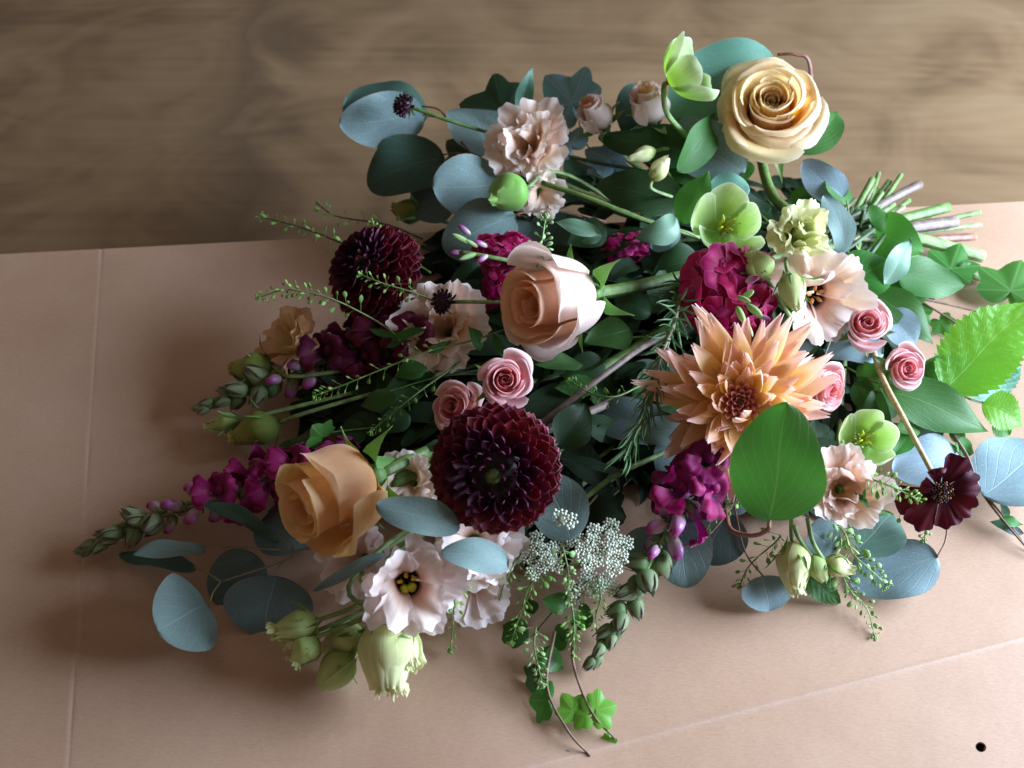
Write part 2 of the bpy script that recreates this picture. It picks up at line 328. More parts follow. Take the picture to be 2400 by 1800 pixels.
# stems and hearts
plain_mat('stem_green', (.12, .21, .055), stretch=(1, 1, .15), trans=.05)
plain_mat('stem_pale', (.20, .31, .11), trans=.05)
plain_mat('stem_dark', (.035, .07, .022))
plain_mat('stem_purple', (.17, .105, .11), col2=(.22, .18, .13))
plain_mat('stem_red', (.24, .085, .07), col2=(.28, .16, .09))
plain_mat('stem_tan', (.42, .30, .16))
plain_mat('stem_brown', (.16, .085, .06), col2=(.24, .15, .1))
plain_mat('stem_olive', (.22, .25, .12), col2=(.30, .26, .15))
plain_mat('cut_end', (.42, .46, .27))
plain_mat('receptacle', (.012, .002, .006))
plain_mat('peach_receptacle', (.60, .25, .06))
plain_mat('green_button', (.085, .10, .03), var=.5, sc_=500)
plain_mat('red_button', (.12, .08, .04), var=.5, sc_=500)
plain_mat('yellow_anther', (.62, .42, .02), sc_=300)
plain_mat('lime_pistil', (.48, .52, .03), sc_=300)
plain_mat('dark_throat', (.020, .004, .012), sc_=300)
plain_mat('orange_anther', (.50, .22, .06))
plain_mat('cream_stamen', (.62, .70, .36), trans=.2)
plain_mat('white_floret', (.78, .84, .72), trans=.15, var=.1)
plain_mat('hole_shade_black', (.01, .008, .007))  # black that stands for the shade inside the hole
M_ = MATS

# ------------------------------------------------------------------ setting
FZ = -.045
def floor():
    m, t, o = nodes('oak_laminate'); n = N(t, 'TexCoord')
    mp = N(t, 'Mapping'); mp.inputs['Scale'].default_value = (1.5, 3.6, 1); mp.inputs['Rotation'].default_value = (0, 0, -.05); L(t, n.outputs['Object'], mp.inputs[0])
    n1 = N(t, 'TexNoise', Scale=1.5, Detail=1.0, Distortion=.7); L(t, mp.outputs[0], n1.inputs['Vector'])
    rings = math_(t, 'SINE', math_(t, 'MULTIPLY', n1.outputs['Fac'], 75.0))
    mp2 = N(t, 'Mapping'); mp2.inputs['Scale'].default_value = (1.6, 42, 1); L(t, n.outputs['Object'], mp2.inputs[0])
    n2 = N(t, 'TexNoise', Scale=2.0, Detail=5.0); L(t, mp2.outputs[0], n2.inputs['Vector'])
    n3 = N(t, 'TexNoise', Scale=6.5, Detail=3.0, Distortion=1.2); L(t, n.outputs['Object'], n3.inputs['Vector'])
    f = math_(t, 'ADD', math_(t, 'MULTIPLY_ADD', rings, .035, .25), math_(t, 'ADD', math_(t, 'MULTIPLY_ADD', n2.outputs['Fac'], .42, -.06), math_(t, 'MULTIPLY_ADD', n3.outputs['Fac'], 1.35, -.55)))
    c = ramp(t, f, [(.12, (.112, .068, .036)), (.5, (.205, .130, .069)), (.9, (.265, .178, .100))])
    vo = N(t, 'TexVoronoi', Scale=2.3); L(t, n.outputs['Object'], vo.inputs['Vector'])
    sx = N(t, 'SeparateXYZ'); L(t, n.outputs['Object'], sx.inputs[0]); xb = P(590, 180, FZ)
    bd = math_(t, 'ABSOLUTE', math_(t, 'ADD', math_(t, 'SUBTRACT', sx.outputs[0], xb.x), math_(t, 'MULTIPLY_ADD', n3.outputs['Fac'], .22, -.11)))
    c = mixc(t, math_(t, 'MAXIMUM', math_(t, 'MULTIPLY_ADD', bd, -11.0, .62), 0), c, (.085, .055, .036))
    c = mixc(t, math_(t, 'MAXIMUM', math_(t, 'MULTIPLY_ADD', vo.outputs['Distance'], -9.0, .75), 0), c, (.10, .065, .045))
    finish(t, o, c, .42, 0, f, .06, .001, .35)
    x0, x1, y0, y1 = -1.6, 1.6, -1.2, 2.2
    X = np.array([[(x0, y0, FZ), (x1, y0, FZ)], [(x0, y1, FZ), (x1, y1, FZ)]], float)
    f_ = part('floor', mesh('floor', [X], m), None, kind='structure')
floor()
CZ = 0.012
def board():
    m, t, o = nodes('brown_cardboard'); n = N(t, 'TexCoord')
    n1 = N(t, 'TexNoise', Scale=7.0, Detail=4.0); L(t, n.outputs['Object'], n1.inputs['Vector'])
    mp = N(t, 'Mapping'); mp.inputs['Scale'].default_value = (260, 900, 400); mp.inputs['Rotation'].default_value = (0, 0, .1); L(t, n.outputs['Object'], mp.inputs[0])
    n2 = N(t, 'TexNoise', Scale=1.0, Detail=5.0, Roughness=.7); L(t, mp.outputs[0], n2.inputs['Vector'])
    n4 = N(t, 'TexNoise', Scale=700.0, Detail=2.0); L(t, n.outputs['Object'], n4.inputs['Vector'])
    wr = N(t, 'Attribute'); wr.attribute_name = 'wear'
    c = ramp(t, n1.outputs['Fac'], [(.25, (.42, .266, .182)), (.5, (.475, .310, .218)), (.75, (.515, .346, .25))])
    n6 = N(t, 'TexNoise', Scale=2.6, Detail=5.0, Roughness=.62); L(t, n.outputs['Object'], n6.inputs['Vector'])
    c = mixc(t, .8, c, mixc(t, 1.0, c, ramp(t, n6.outputs['Fac'], [(.3, (.82, .79, .76)), (.7, (1.1, 1.1, 1.1))]), 'MULTIPLY'))
    c = mixc(t, .35, c, mixc(t, 1.0, c, ramp(t, n2.outputs['Fac'], [(.3, (.72, .70, .66)), (.7, (1.2, 1.2, 1.2))]), 'MULTIPLY'))
    c = mixc(t, math_(t, 'MULTIPLY', math_(t, 'MAXIMUM', math_(t, 'MULTIPLY_ADD', n4.outputs['Fac'], 9, -6.2), 0), .5), c, (.24, .14, .09))
    c = mixc(t, math_(t, 'MULTIPLY', wr.outputs['Fac'], math_(t, 'MULTIPLY_ADD', n4.outputs['Fac'], 1.6, -.2)), c, (.80, .70, .66))
    hb = math_(t, 'ADD', math_(t, 'MULTIPLY', n2.outputs['Fac'], .5), math_(t, 'MULTIPLY_ADD', n6.outputs['Fac'], 9.0, math_(t, 'MULTIPLY', n1.outputs['Fac'], 4.0)))
    finish(t, o, c, .38, 0, hb, .22, .0012, .6)
    a, b = P(-200, 606, CZ), P(2400, 472, CZ); d = (b - a).normalized()
    q = [a - d * .5, b + d * .5]
    q = [q[0] - Vector((0, 1.1, 0)), q[1] - Vector((0, 1.1, 0)), q[1], q[0]]
    bm = bmesh.new()
    vs = [bm.verts.new((p.x, p.y, 0)) for p in q]
    es = [bm.edges.new((vs[i], vs[(i + 1) % 4])) for i in range(4)]
    hc = P(2306, 1740, CZ); hv = []
    for i in range(20):
        an = i / 20 * 2 * PI; e = Vector((math.cos(an) * .0034, math.sin(an) * .0030, 0))
        e = Matrix.Rotation(.5, 3, 'Z') @ e
        hv.append(bm.verts.new((hc.x + e.x, hc.y + e.y, 0)))
    es += [bm.edges.new((hv[i], hv[(i + 1) % 20])) for i in range(20)]
    bmesh.ops.triangle_fill(bm, use_beauty=True, edges=es)
    folds = [(P(240, 560, CZ), P(160, 1800, CZ), -.0003, .0014), (P(1180, 1815, CZ), P(2400, 1495, CZ), .0005, .0014)]
    for p0, p1, amp, sg in folds:
        dd = (p1 - p0).normalized(); nn = Vector((-dd.y, dd.x, 0))
        for k in (-2.2, -1.2, -.6, 0, .6, 1.2, 2.2):
            bmesh.ops.bisect_plane(bm, geom=bm.verts[:] + bm.edges[:] + bm.faces[:], plane_co=Vector((p0.x, p0.y, 0)) + nn * k * sg, plane_no=nn, dist=1e-6)
    # cut along the folds too, so that the ridges can be uneven
    for k in range(40):
        bmesh.ops.bisect_plane(bm, geom=bm.verts[:] + bm.edges[:] + bm.faces[:], plane_co=Vector((0, -.45 + k * .025, 0)), plane_no=Vector((.06, 1, 0)).normalized(), dist=1e-6)
    hole_z = CZ - max(0, .11 * ((P(1180, 1815, CZ) - P(2400, 1495, CZ)).normalized().cross(hc - P(2400, 1495, CZ))).length)
    wl = bm.verts.layers.float.new('wear')
    for v in bm.verts:
        z = 0
        for p0, p1, amp, sg in folds:
            dd = (p1 - p0).normalized(); nn = Vector((-dd.y, dd.x, 0)); dist = (v.co - p0).dot(nn); al = (v.co - p0).dot(dd)
            if amp > 0: v[wl] = max(v[wl], .34 * math.exp(-(dist / sg) ** 2) * (.6 + .4 * math.sin(v.co.x * 31) * math.sin(v.co.x * 83))); z -= max(0, -dist) * .11
            else: v[wl] = max(v[wl], .16 * math.exp(-(dist / sg - .8) ** 2))
            z += amp * math.exp(-(dist / sg) ** 2) * (.8 + .3 * math.sin(al * 60) + .2 * math.sin(al * 171))
        v.co.z = max(CZ + z, FZ + .004)
    for f in bm.faces:
        if f.normal.z < 0: f.normal_flip()
    edges = [e for e in bm.edges if len(e.link_faces) == 1]
    ex = bmesh.ops.extrude_edge_only(bm, edges=edges)
    for g in ex['geom']:
        if isinstance(g, bmesh.types.BMVert): g.co.z = FZ + .0006
    me = bpy.data.meshes.new('cardboard_sheet'); bm.to_mesh(me); bm.free(); me.materials.append(m)
    o_ = part('cardboard_sheet', me, None)
    part('hole_shade', mesh('hole_shade', [xf(lathe([(0, 0), (.5, .01), (.80, .10), (.84, .92)], 20, 8) * np.array((.0041, .0036, .0100)), Matrix.Translation((hc.x, hc.y, hole_z - .0105)))], M_['hole_shade_black']), o_)  # black cup added inside the hole in place of its shade
    o_['label'] = 'large brown cardboard sheet with creases and a small round hole, lying under the flowers'; o_['category'] = 'cardboard'
board()

# ------------------------------------------------------------------ stems to the tie point
TIE = P(1990, 560, .045)
TAILS = [(2067, 452, .060, 'stem_green', .0022), (2112, 410, .055, 'stem_green', .0020), (2155, 432, .050, 'stem_purple', .0040), (2222, 486, .038, 'stem_green', .0044),
         (2295, 498, .030, 'stem_green', .0022), (2238, 520, .030, 'stem_purple', .0055), (2298, 527, .022, 'stem_pale', .0018), (2283, 555, .022, 'stem_red', .0034),
         (2302, 602, .020, 'stem_pale', .0054), (2299, 652, .016, 'stem_pale', .0032), (2192, 698, .014, 'stem_purple', .0024), (2085, 425, .052, 'stem_green', .0026),
         (2045, 420, .058, 'stem_green', .0028), (2130, 470, .042, 'stem_green', .0022), (2180, 505, .034, 'stem_olive', .0026), (2170, 560, .024, 'stem_brown', .0024),
         (2215, 575, .022, 'stem_olive', .0030), (2160, 640, .018, 'stem_green', .0032), (2130, 590, .020, 'stem_green', .0030)]
for k_ in range(22):
    t_ = k_ / 22; e_ = random.uniform(0, 1)
    TAILS.append((2040 + 190 * t_ + e_ * 60 * (1 - t_), 415 + 270 * t_ + random.uniform(-12, 12), .055 - .04 * t_, ('stem_green', 'stem_olive', 'stem_green', 'stem_olive', 'stem_purple')[k_ % 5], random.uniform(.0010, .0025)))
TI = [0]
def stem(par, base, axis, mat, r=.0022, sag=.45, dip=.04, name='stem', tail=None, jit=.012, mid=None):
    """curved stem from the back of a bloom down into the sheaf and through the tie to a cut end"""
    j = Vector((random.uniform(-jit, jit), random.uniform(-jit, jit), random.uniform(-.012, .012)))
    tie = TIE + j
    p1 = base - axis * dip
    q = mid or (p1 * (1 - sag) + tie * sag) * 1.0
    if mid is None: q.z = max(.008, min(q.z, p1.z, .05) * .75)
    pts = [base, p1, q, tie]
    if tail is None and TI[0] < len(TAILS): tail = TAILS[TI[0]]; TI[0] += 1
    grids = [tube(pts, r, r * 1.05, 7, 6)]
    part(name, mesh(name, grids, M_[mat]), par)
    if tail:
        e = P(*tail[:3]); dd = (e - tie)
        b0 = tie - dd.normalized() * .03
        tm = part('stem_end', mesh('stem_end', [tube([b0, tie, tie + dd * .5 + Vector((0, 0, .002)), e], tail[4] * .92, tail[4], 9, 5)], M_[tail[3]]), par)
        part('cut_face', mesh('cut_face', [tube([e - dd.normalized() * .0004, e + dd.normalized() * .0003, e + dd.normalized() * .0006], tail[4] * .9, tail[4] * .88, 9, 2)], M_['cut_end']), tm)

# ------------------------------------------------------------------ builders: flowers
def sepals(par, M, R, n=5, ln=.9, out=.9, mat='sepal', seed=0, back=.2, wd=.30):
    rg = np.random.default_rng(seed + 900)
    for i in range(n):
        a = i / n * 2 * PI + rg.uniform(-.2, .2)
        A = leaf_arr('lance', wd, .25, rg.uniform(-.3, .9), .03, rng=rg, nu=7, nv=11)
        d = Vector((math.cos(a), math.sin(a), 0)); y = d * out + Vector((0, 0, back + rg.uniform(-.25, .25)))
        F = frame_y(y, Vector((0, 0, 1)), d * R * .10, R * ln * rg.uniform(.8, 1.15))
        part('sepal', mesh('sepal', [xf(A, F)], M_[mat]), par, M)
def rose(label, pos, face, Rpx, mats, n=26, H=1.0, opn=.8, seed=0, roll=0, outer=None, group=None, sep=True, smat='stem_green', sr=.003, tail=None, cat='rose', mid=None, tight=1.0, hin=None, egg=False, sepln=.95, name='rose', sink=.5):
    p = P(*pos); R = Rpx * S(p); z = D(*face); O = p - z * (H * R * sink)
    T = thing(name, label, cat, O, group); M = frame(z, roll, O); rg = np.random.default_rng(seed)
    for i in range(n):
        t = i / (n - 1); phi = i * 2.39996 + rg.uniform(-.15, .15)
        wd = (1.9 + (0.86 - 1.9) * t ** .55) * rg.uniform(.9, 1.12)
        jr = rg.normal(0, .035) * (t > .12); rr = (.05 + .58 * t ** .9 * tight) + jr; rb = (.12 + .50 * t ** .9) + jr * .7
        h = H * (.80 + .20 * math.sin(PI * min(1, t * 1.25))) * (1 - .10 * max(0, t - .7) / .3 * opn) * rg.uniform(.93, 1.05)
        if hin: h = H * (hin + (1 - hin) * t)
        if egg: rb = .46 + .16 * t; rr = .09 + .17 * t; h = H * (1.06 - .14 * t) * rg.uniform(.95, 1.03); wd = 1.7 - .5 * t
        fl = opn * max(0, (t - .22) / .78) ** 1.25 * .50
        cu = opn * t * rg.uniform(.01, .09)
        prof = [(.10, 0), (rb * .82, .22 * h), (rb, .50 * h), (rr + fl * .30, .80 * h), (rr + fl * .80, h - fl * .12), (rr + fl + cu, h - fl * .35 - cu * .5)]
        if egg: prof = [(.10, 0), (rb * .80, .16 * h), (rb, .40 * h), (rb * .90, .66 * h), (rb * .45 + rr * .5, .90 * h), (rr + .04, h)]
        A = petal(phi, wd, prof, R, 13, 15, rnd=.16 + .10 * t, pw=2.2, point=.11 * t, ruff=.010 + .035 * t * opn, rk=1.1, imb=.11, crump=.015 + .042 * t, rng=rg)
        mm = mats[0] if t < .45 else mats[1] if t < .72 or not outer else outer
        part('petal', mesh('petal', [A], M_[mm]), T, M)
    hip = lathe([(.02, -.20), (.13, -.14), (.17, -.02), (.12, .06)], 12, 8) * R
    part('hip', mesh('hip', [hip], M_['sepal']), T, M)
    if sep: sepals(T, M, R, 5, sepln, .9, seed=seed)
    stem(T, O - z * R * .15, z, smat, sr, tail=tail, mid=mid)
    return T
DP = {}
def scoop(key, mat, open_=1.0, tip=.35, n=2, sq=1.0):
    """dahlia petal, unit length along Y, hollow side towards Z; a few shared shapes per kind"""
    if key in DP: return DP[key]
    out = []
    for k in range(n):
        rg = np.random.default_rng(40 + k)
        u = np.linspace(-1, 1, 9)[None, :]; v = np.linspace(0, 1, 10)[:, None]
        wv = .56 * v ** .55 * np.sqrt(np.clip(1 - v ** (2.6 + 3 * tip), 0, 1)) * sq
        al = (1.95 - .95 * open_ * v ** .8)
        rad = wv / np.sin(np.minimum(al, 1.57)) * .9 + 1e-4
        x = rad * np.sin(al * u); z = rad * (1 - np.cos(al * u)) * .9 + .10 * v ** 2 * open_ * -1 + .06 * np.sin(v * 4 + k)
        y = v + 0 * u - .05 * np.abs(u) ** 2 * v
        X = np.stack(np.broadcast_arrays(x + .03 * np.sin(v * 3 + k * 2), y, z), -1)
        out.append(mesh('petal', [X], M_[mat]))
    DP[key] = out; return out
def ball_dahlia(label, pos, face, Rpx, seed=0, N_=205, flat=.72, thmax=112, roll=0, tail=None):
    p = P(*pos); R = Rpx * S(p); z = D(*face); O = p - z * R * .12
    T = thing('burgundy_dahlia', label, 'dahlia', O, 'burgundy ball dahlias'); M = frame(z, roll, O); rg = np.random.default_rng(seed)
    core = lathe([(.02, -.42), (.40, -.34), (.52, -.08), (.46, .22), (.20, .40), (.02, .43)], 20, 18) * R
    part('receptacle', mesh('receptacle', [core], M_['receptacle']), T, M)
    but = lathe([(.0, .56), (.07, .555), (.115, .51), (.12, .40)], 14, 10) * R
    part('button', mesh('button', [but], M_['green_button']), T, M)
    big = scoop('dahlia_big', 'burgundy_petal', .95, .34, 3); sm = scoop('dahlia_small', 'burgundy_inner_petal', .45, .45, 2)
    for i in range(N_):
        s = (i + .5) / N_; th = math.radians(9 + (thmax - 9) * s ** .66) ; ph = i * 2.39996
        th += rg.normal(0, .03); ph += rg.normal(0, .05)
        rad = Vector((math.cos(ph), math.sin(ph), 0)); d = rad * math.sin(th) + Vector((0, 0, math.cos(th)))
        tp = Vector((d.x * R, d.y * R, d.z * R * flat))
        k = min(1, th / math.radians(75))
        Lg = R * (.13 + .50 * k ** 1.2) * rg.uniform(.9, 1.08)
        nrm = Vector((d.x, d.y, d.z / flat)).normalized()
        ax = (nrm * 1.0 + rad * (.05 + .50 * math.sin(th)) - Vector((0, 0, 1)) * .25 * (th > 1.5)).normalized()
        if th < .55: ax = (nrm - rad * .3).normalized()
        up = (Vector((0, 0, 1)) - rad * .25).normalized()
        if abs(up.dot(ax)) > .96: up = -rad
        if th < .6: up = (-rad + Vector((0, 0, .2))).normalized()
        wsc = (.55 + .45 * k) * Lg
        F = frame_y(ax, up, tp - ax * Lg * .92, 1.0, rg.normal(0, .22))
        Ssc = Matrix.Diagonal((R * (.075 + .40 * k ** 1.25), Lg, R * (.085 + .27 * k ** 1.15), 1))
        me = (big if th > .85 else sm)[int(rg.integers(0, 3 if th > .85 else 2))]
        part('petal', me, T, M @ F @ Ssc)
    stem(T, O - z * R * .35, z, 'stem_purple', .0034, tail=tail)
    return T
def cactus_dahlia(label, pos, face, Rpx, seed=0):
    p = P(*pos); R = Rpx * S(p); z = D(*face); O = p - z * R * .18
    T = thing('peach_dahlia', label, 'dahlia', O); M = frame(z, .3, O); rg = np.random.default_rng(seed)
    part('receptacle', mesh('receptacle', [lathe([(.02, -.2), (.25, -.15), (.3, 0), (.22, .14), (.02, .2)], 16, 12) * R], M_['peach_receptacle']), T, M)
    n = 132
    for i in range(n):
        s = (i + .5) / n; th = math.radians(34 + 70 * s ** .75); ph = i * 2.39996 + rg.normal(0, .16); th += rg.normal(0, .13)
        Lg = R * (.36 + .72 * s ** .8) * rg.uniform(.72, 1.16); wd = R * (.085 + .055 * s) * rg.uniform(.8, 1.2)
        u = np.linspace(-1, 1, 9)[None, :]; v = np.linspace(0, 1, 14)[:, None]
        wv = (.45 + .55 * np.sin(PI * np.clip(v * .95, 0, 1) ** .8)) * (1 - .66 * np.clip((v - .55) / .45, 0, 1) ** 1.8)
        al = 1.15 - .5 * np.sin(PI * v) + 1.1 * np.clip((v - .5) / .5, 0, 1) ** 1.3 * rg.uniform(.4, 1.2)
        rd = wv / np.sin(np.minimum(al, 1.57)) * .5
        bend = rg.normal(.10, .20); sb = rg.normal(0, .12)
        x = wd * rd * 2 * np.sin(al * u) + Lg * sb * v ** 2; zz = wd * rd * 1.7 * (1 - np.cos(al * u)) + Lg * bend * v ** 2.2 - .06 * Lg * np.sin(PI * v)
        y = Lg * (v - .06 * np.exp(-(u / .2) ** 2) * v ** 6) + 0 * u
        X = np.stack(np.broadcast_arrays(x, y, zz), -1)
        rad = Vector((math.cos(ph), math.sin(ph), 0)); ax = rad * math.sin(th) + Vector((0, 0, math.cos(th)))
        F = frame_y(ax, Vector((0, 0, 1)), rad * R * .12 + Vector((0, 0, R * (.14 - .22 * s))), 1, rg.normal(0, .4))
        part('petal', mesh('petal', [xf(X, F)], M_['cactus_petal']), T, M)
    heart = scoop('cactus_heart', 'cactus_heart_petal', .6, .55, 2)
    for i in range(34):
        s = (i + .5) / 34; th = math.radians(4 + 30 * s ** .6); ph = i * 2.39996
        rad = Vector((math.cos(ph), math.sin(ph), 0)); ax = (rad * (math.sin(th) - .22 * s) + Vector((0, 0, 1))).normalized()
        Lg = R * (.17 + .12 * s); o_ = rad * R * (.025 + .145 * s) + Vector((0, 0, R * (.16 - .04 * s)))
        F = frame_y(ax, -rad, o_, 1, rg.normal(0, .2)); part('petal', heart[i % 2], T, M @ F @ Matrix.Diagonal((R * .085, Lg, R * .08, 1)))
    part('button', mesh('button', [lathe([(0, .24), (.05, .235), (.075, .20), (.07, .1)], 10, 8) * R], M_['red_button']), T, M)
    stem(T, O - z * R * .2, z, 'stem_green', .0034)
    return T
def ruffled(label, pos, face, Rpx, mat='lisianthus_petal', no=6, ni=5, depth=.8, seed=0, ruff=.09, crump=.06, center=None, roll=0, group='peach lisianthus blooms', name='lisianthus', cat='lisianthus', opn=1.0, n3=0, sr=.002, smat='stem_green', mid=None, tail=None):
    p = P(*pos); R = Rpx * S(p); z = D(*face); O = p - z * R * depth * .55
    T = thing(name, label, cat, O, group); M = frame(z, roll, O); rg = np.random.default_rng(seed)
    wh = [(no, 1.0, .92, .80), (ni, .74, 1.0, .80)] + ([(n3, .46, 1.05, .85), (max(2, n3 - 2), .26, 1.02, 1.0)] if n3 else [])
    for w_, (n, rs, hs, wd) in enumerate(wh):
        for i in range(n):
            phi = (i + .5 * w_) / n * 2 * PI + rg.uniform(-.35, .35); s = rg.uniform(.80, 1.14); o = opn * rs; up = rg.uniform(-.16, .22)
            prof = [(.06, 0), (.12 + .06 * rs, .30 * depth), (.20 + .16 * o, .60 * depth * hs), (.16 + .50 * o * s, (.88 + up * .5) * depth * hs), (.14 + .88 * o * s, (.96 + up) * depth * hs)]
            A = petal(phi, wd * (1.15 if n < 6 else 1.0), prof, R, 27, 18, rnd=.13, pw=3.2, ruff=ruff * rg.uniform(.8, 1.5), rk=rg.uniform(.7, 1.25), imb=.07, crump=crump, rng=rg, narrow=.32)
            u = np.linspace(-1, 1, 27)[None, :]; v = np.linspace(0, 1, 18)[:, None]; q1, q2 = rg.uniform(0, 6.28, 2)
            A[..., 2] += R * .022 * v ** 7 * np.sin(17 * u + q1 + 2 * np.sin(5 * u)); A[..., :2] *= (1 + .03 * v ** 7 * np.sin(21 * u + q2))[..., None]
            tl = Matrix.Rotation(rg.normal(0, .16 if n3 else .09), 4, Vector((rg.normal(), rg.normal(), .3)).normalized())
            part('petal', mesh('petal', [xf(A, tl)], M_['lisianthus_eye_petal' if center and w_ == 1 else mat]), T, M)
    if center:
        thr = lathe([(.02, .06), (.09, .10), (.12, .25), (.13, .38)], 16, 10) * R
        part('throat', mesh('throat', [thr], M_['dark_throat']), T, M)
        for i in range(5):
            a = i * 1.2566 + .3; pt = [Vector((.05 * math.cos(a), .05 * math.sin(a), .1)) * R, Vector((.11 * math.cos(a), .11 * math.sin(a), .38)) * R, Vector((.14 * math.cos(a), .14 * math.sin(a), .55)) * R]
            st = part('stamen', mesh('stamen', [tube(pt, .012 * R, .010 * R, 5)], M_['cream_stamen']), T, M)
            A = lathe([(0, -.085), (.035, -.05), (.045, 0), (.03, .06), (0, .085)], 8, 8) * R
            F = frame(Vector((math.cos(a) * .8, math.sin(a) * .8, .6)), 0, pt[2])
            part('anther', mesh('anther', [xf(A, F)], M_['orange_anther' if center == 'dark' else 'yellow_anther']), st, M)
        if center == 'yellow':
            for sx in (-1, 1):
                A = lathe([(0, -.10), (.07, -.07), (.10, 0), (.07, .06), (0, .08)], 10, 8) * R
                part('stigma', mesh('stigma', [xf(A, frame(Vector((sx * .6, -.4, .7)), 0, Vector((sx * .075, -.13, .52)) * R))], M_['lime_pistil']), T, M)
    cal = lathe([(.02, -.10), (.09, -.06), (.11, .05), (.10, .2)], 10, 8) * R
    part('calyx', mesh('calyx', [cal], M_['sepal']), T, M)
    stem(T, O - z * R * .08, z, smat, sr, mid=mid, tail=tail)
    return T
def bud_mesh_parts(T, M, R, H, mat, seed, frill=.5, n=7, sep=5, sepmat='sepal', seplen=.9, twist=.5, fn=4):
    """M has the bud's base at the origin and its tip along +Z"""
    rg = np.random.default_rng(seed)
    for i in range(n):
        phi = i * 2.39996 + rg.uniform(-.2, .2); inn = 1 - .35 * (i < n // 2); q = rg.uniform(.85, 1.08); top = rg.uniform(.12, .34) + .30 * frill * rg.uniform(0, 1) * (i >= n // 2)
        prof = [(.12, 0), (.58 * inn, .14 * H), (.94 * inn, .40 * H), (.84 * inn * q, .70 * H), ((.46 + .3 * top) * inn * q, .96 * H * q), (top, 1.12 * H * q)]
        A = petal(phi, 1.25, prof, R, 17, 18, rnd=.16, pw=2.4, point=.04, ruff=.05 + .08 * frill, rk=1.4, imb=.07, skew=twist * .7, crump=.06, rng=rg, narrow=.6)
        u = np.linspace(-1, 1, 17)[None, :]; v = np.linspace(0, 1, 18)[:, None]
        A[..., 2] += R * .10 * frill * v ** 8 * np.sin(13 * u + i) ; A[..., :2] *= (1 + .25 * frill * v ** 8 * np.sin(15 * u + 2 * i))[..., None]
        part('petal', mesh('petal', [A], M_[mat]), T, M)
    for i in range(int(fn)):
        phi = i * 2.4 + rg.uniform(0, 1); s = rg.uniform(.5, 1)
        prof = [(.16, .70 * H), (.20, .90 * H), (.24 + .15 * frill * s, 1.04 * H), (.26 + .40 * frill * s, (1.12 + .12 * s * frill) * H)]
        A = petal(phi, .9, prof, R, 15, 9, rnd=.16, ruff=.12 * frill, rk=2.5, crump=.08, rng=rg, narrow=.8)
        part('petal', mesh('petal', [A], M_[mat]), T, M)
    for i in range(sep):
        a = i / max(1, sep) * 2 * PI + rg.uniform(-.2, .2); d = Vector((math.cos(a), math.sin(a), 0))
        A = leaf_arr('lance', .14, .3, rg.uniform(-.5, .2), .02, rng=rg, nu=5, nv=10)
        F = frame_y(d * .8 + Vector((0, 0, rg.uniform(.5, 1.1))), d, d * R * .1, R * H * seplen * rg.uniform(.7, 1.1))
        part('sepal', mesh('sepal', [xf(A, F)], M_[sepmat]), T, M)
def bud(label, base, tip, wpx, mat='green_bud_petal', seed=0, frill=.5, name='lisianthus_bud', cat='flower bud', group='lisianthus buds', st=None, smat='stem_pale', sr=.0016, **kw):
    b, t = P(*base), P(*tip); z = (t - b); R = wpx * .5 * S(b); H = z.length / R / 1.12
    T = thing(name, label, cat, b, group); M = frame(z, seed * 1.3, b)
    bud_mesh_parts(T, M, R, H, mat, seed, frill, **kw)
    if st: part('stem', mesh('stem', [tube([b + z.normalized() * R * .1] + [P(*q) for q in st], sr * .9, sr, 7, 6)], M_[smat]), T)
    else: stem(T, b, z.normalized(), smat, sr, tail=())
    return T
def hellebore(label, pos, face, Rpx, seed=0, roll=0, cup=.75, st=None, smat='stem_pale', closed=1.0):
    p = P(*pos); R = Rpx * S(p); z = D(*face); O = p - z * R * cup * .5
    T = thing('hellebore', label, 'hellebore', O, 'green hellebores'); M = frame(z, roll, O); rg = np.random.default_rng(seed)
    for i in range(5):
        phi = i * 2 * PI / 5 * 2 % (2 * PI) + rg.uniform(-.1, .1); lay = 1 + .06 * (i % 3)
        f = rg.uniform(.85, 1.08) * closed
        prof = [(.05, 0), (.42 * lay, .10 * cup), (.78 * lay * f, .32 * cup), (1.0 * lay * f, .62 * cup), (1.12 * lay * f, .90 * cup), (1.16 * f, 1.10 * cup)]
        A = petal(phi, .80, prof, R, 15, 15, rnd=.42, pw=1.8, point=.05, ruff=.035, rk=1.3, imb=.06, crump=.03, rng=rg, narrow=.5)
        part('petal', mesh('petal', [A], M_['hellebore_petal']), T, M)
    for i in range(16):
        a = rg.uniform(0, 6.28); r = rg.uniform(.15, .42); h = rg.uniform(.35, .62)
        st_ = [Vector((.06 * math.cos(a), .06 * math.sin(a), .05)) * R, Vector((r * .7 * math.cos(a), r * .7 * math.sin(a), h * .7)) * R, Vector((r * math.cos(a), r * math.sin(a), h)) * R]
        an = lathe([(0, -.03), (.028, 0), (0, .03)], 6, 6) * R
        part('stamen', mesh('stamen', [tube(st_, .011 * R, .009 * R, 5), xf(an, Matrix.Translation(st_[2]))], M_['cream_stamen']), T, M)
    for i in range(4):
        a = i * PI / 2 + .4; q = [Vector((.06 * math.cos(a), .06 * math.sin(a), 0)) * R, Vector((.12 * math.cos(a), .12 * math.sin(a), .3)) * R, Vector((.16 * math.cos(a), .16 * math.sin(a), .62)) * R, Vector((.26 * math.cos(a), .26 * math.sin(a), .72)) * R]
        part('carpel', mesh('carpel', [tube(q, .075 * R, .015 * R, 7)], M_['lime_pistil']), T, M)
    if st: part('stem', mesh('stem', [tube([O] + [P(*q) for q in st], .0020, .0024, 8, 6)], M_[smat]), T)
    else: stem(T, O, z, smat, .0022, tail=())
    return T
def guv(A, v0, v1):
    nv, nu = A.shape[:2]
    return np.stack(np.broadcast_arrays(np.linspace(0, 1, nu)[None, :], np.linspace(v0, v1, nv)[:, None]), -1)
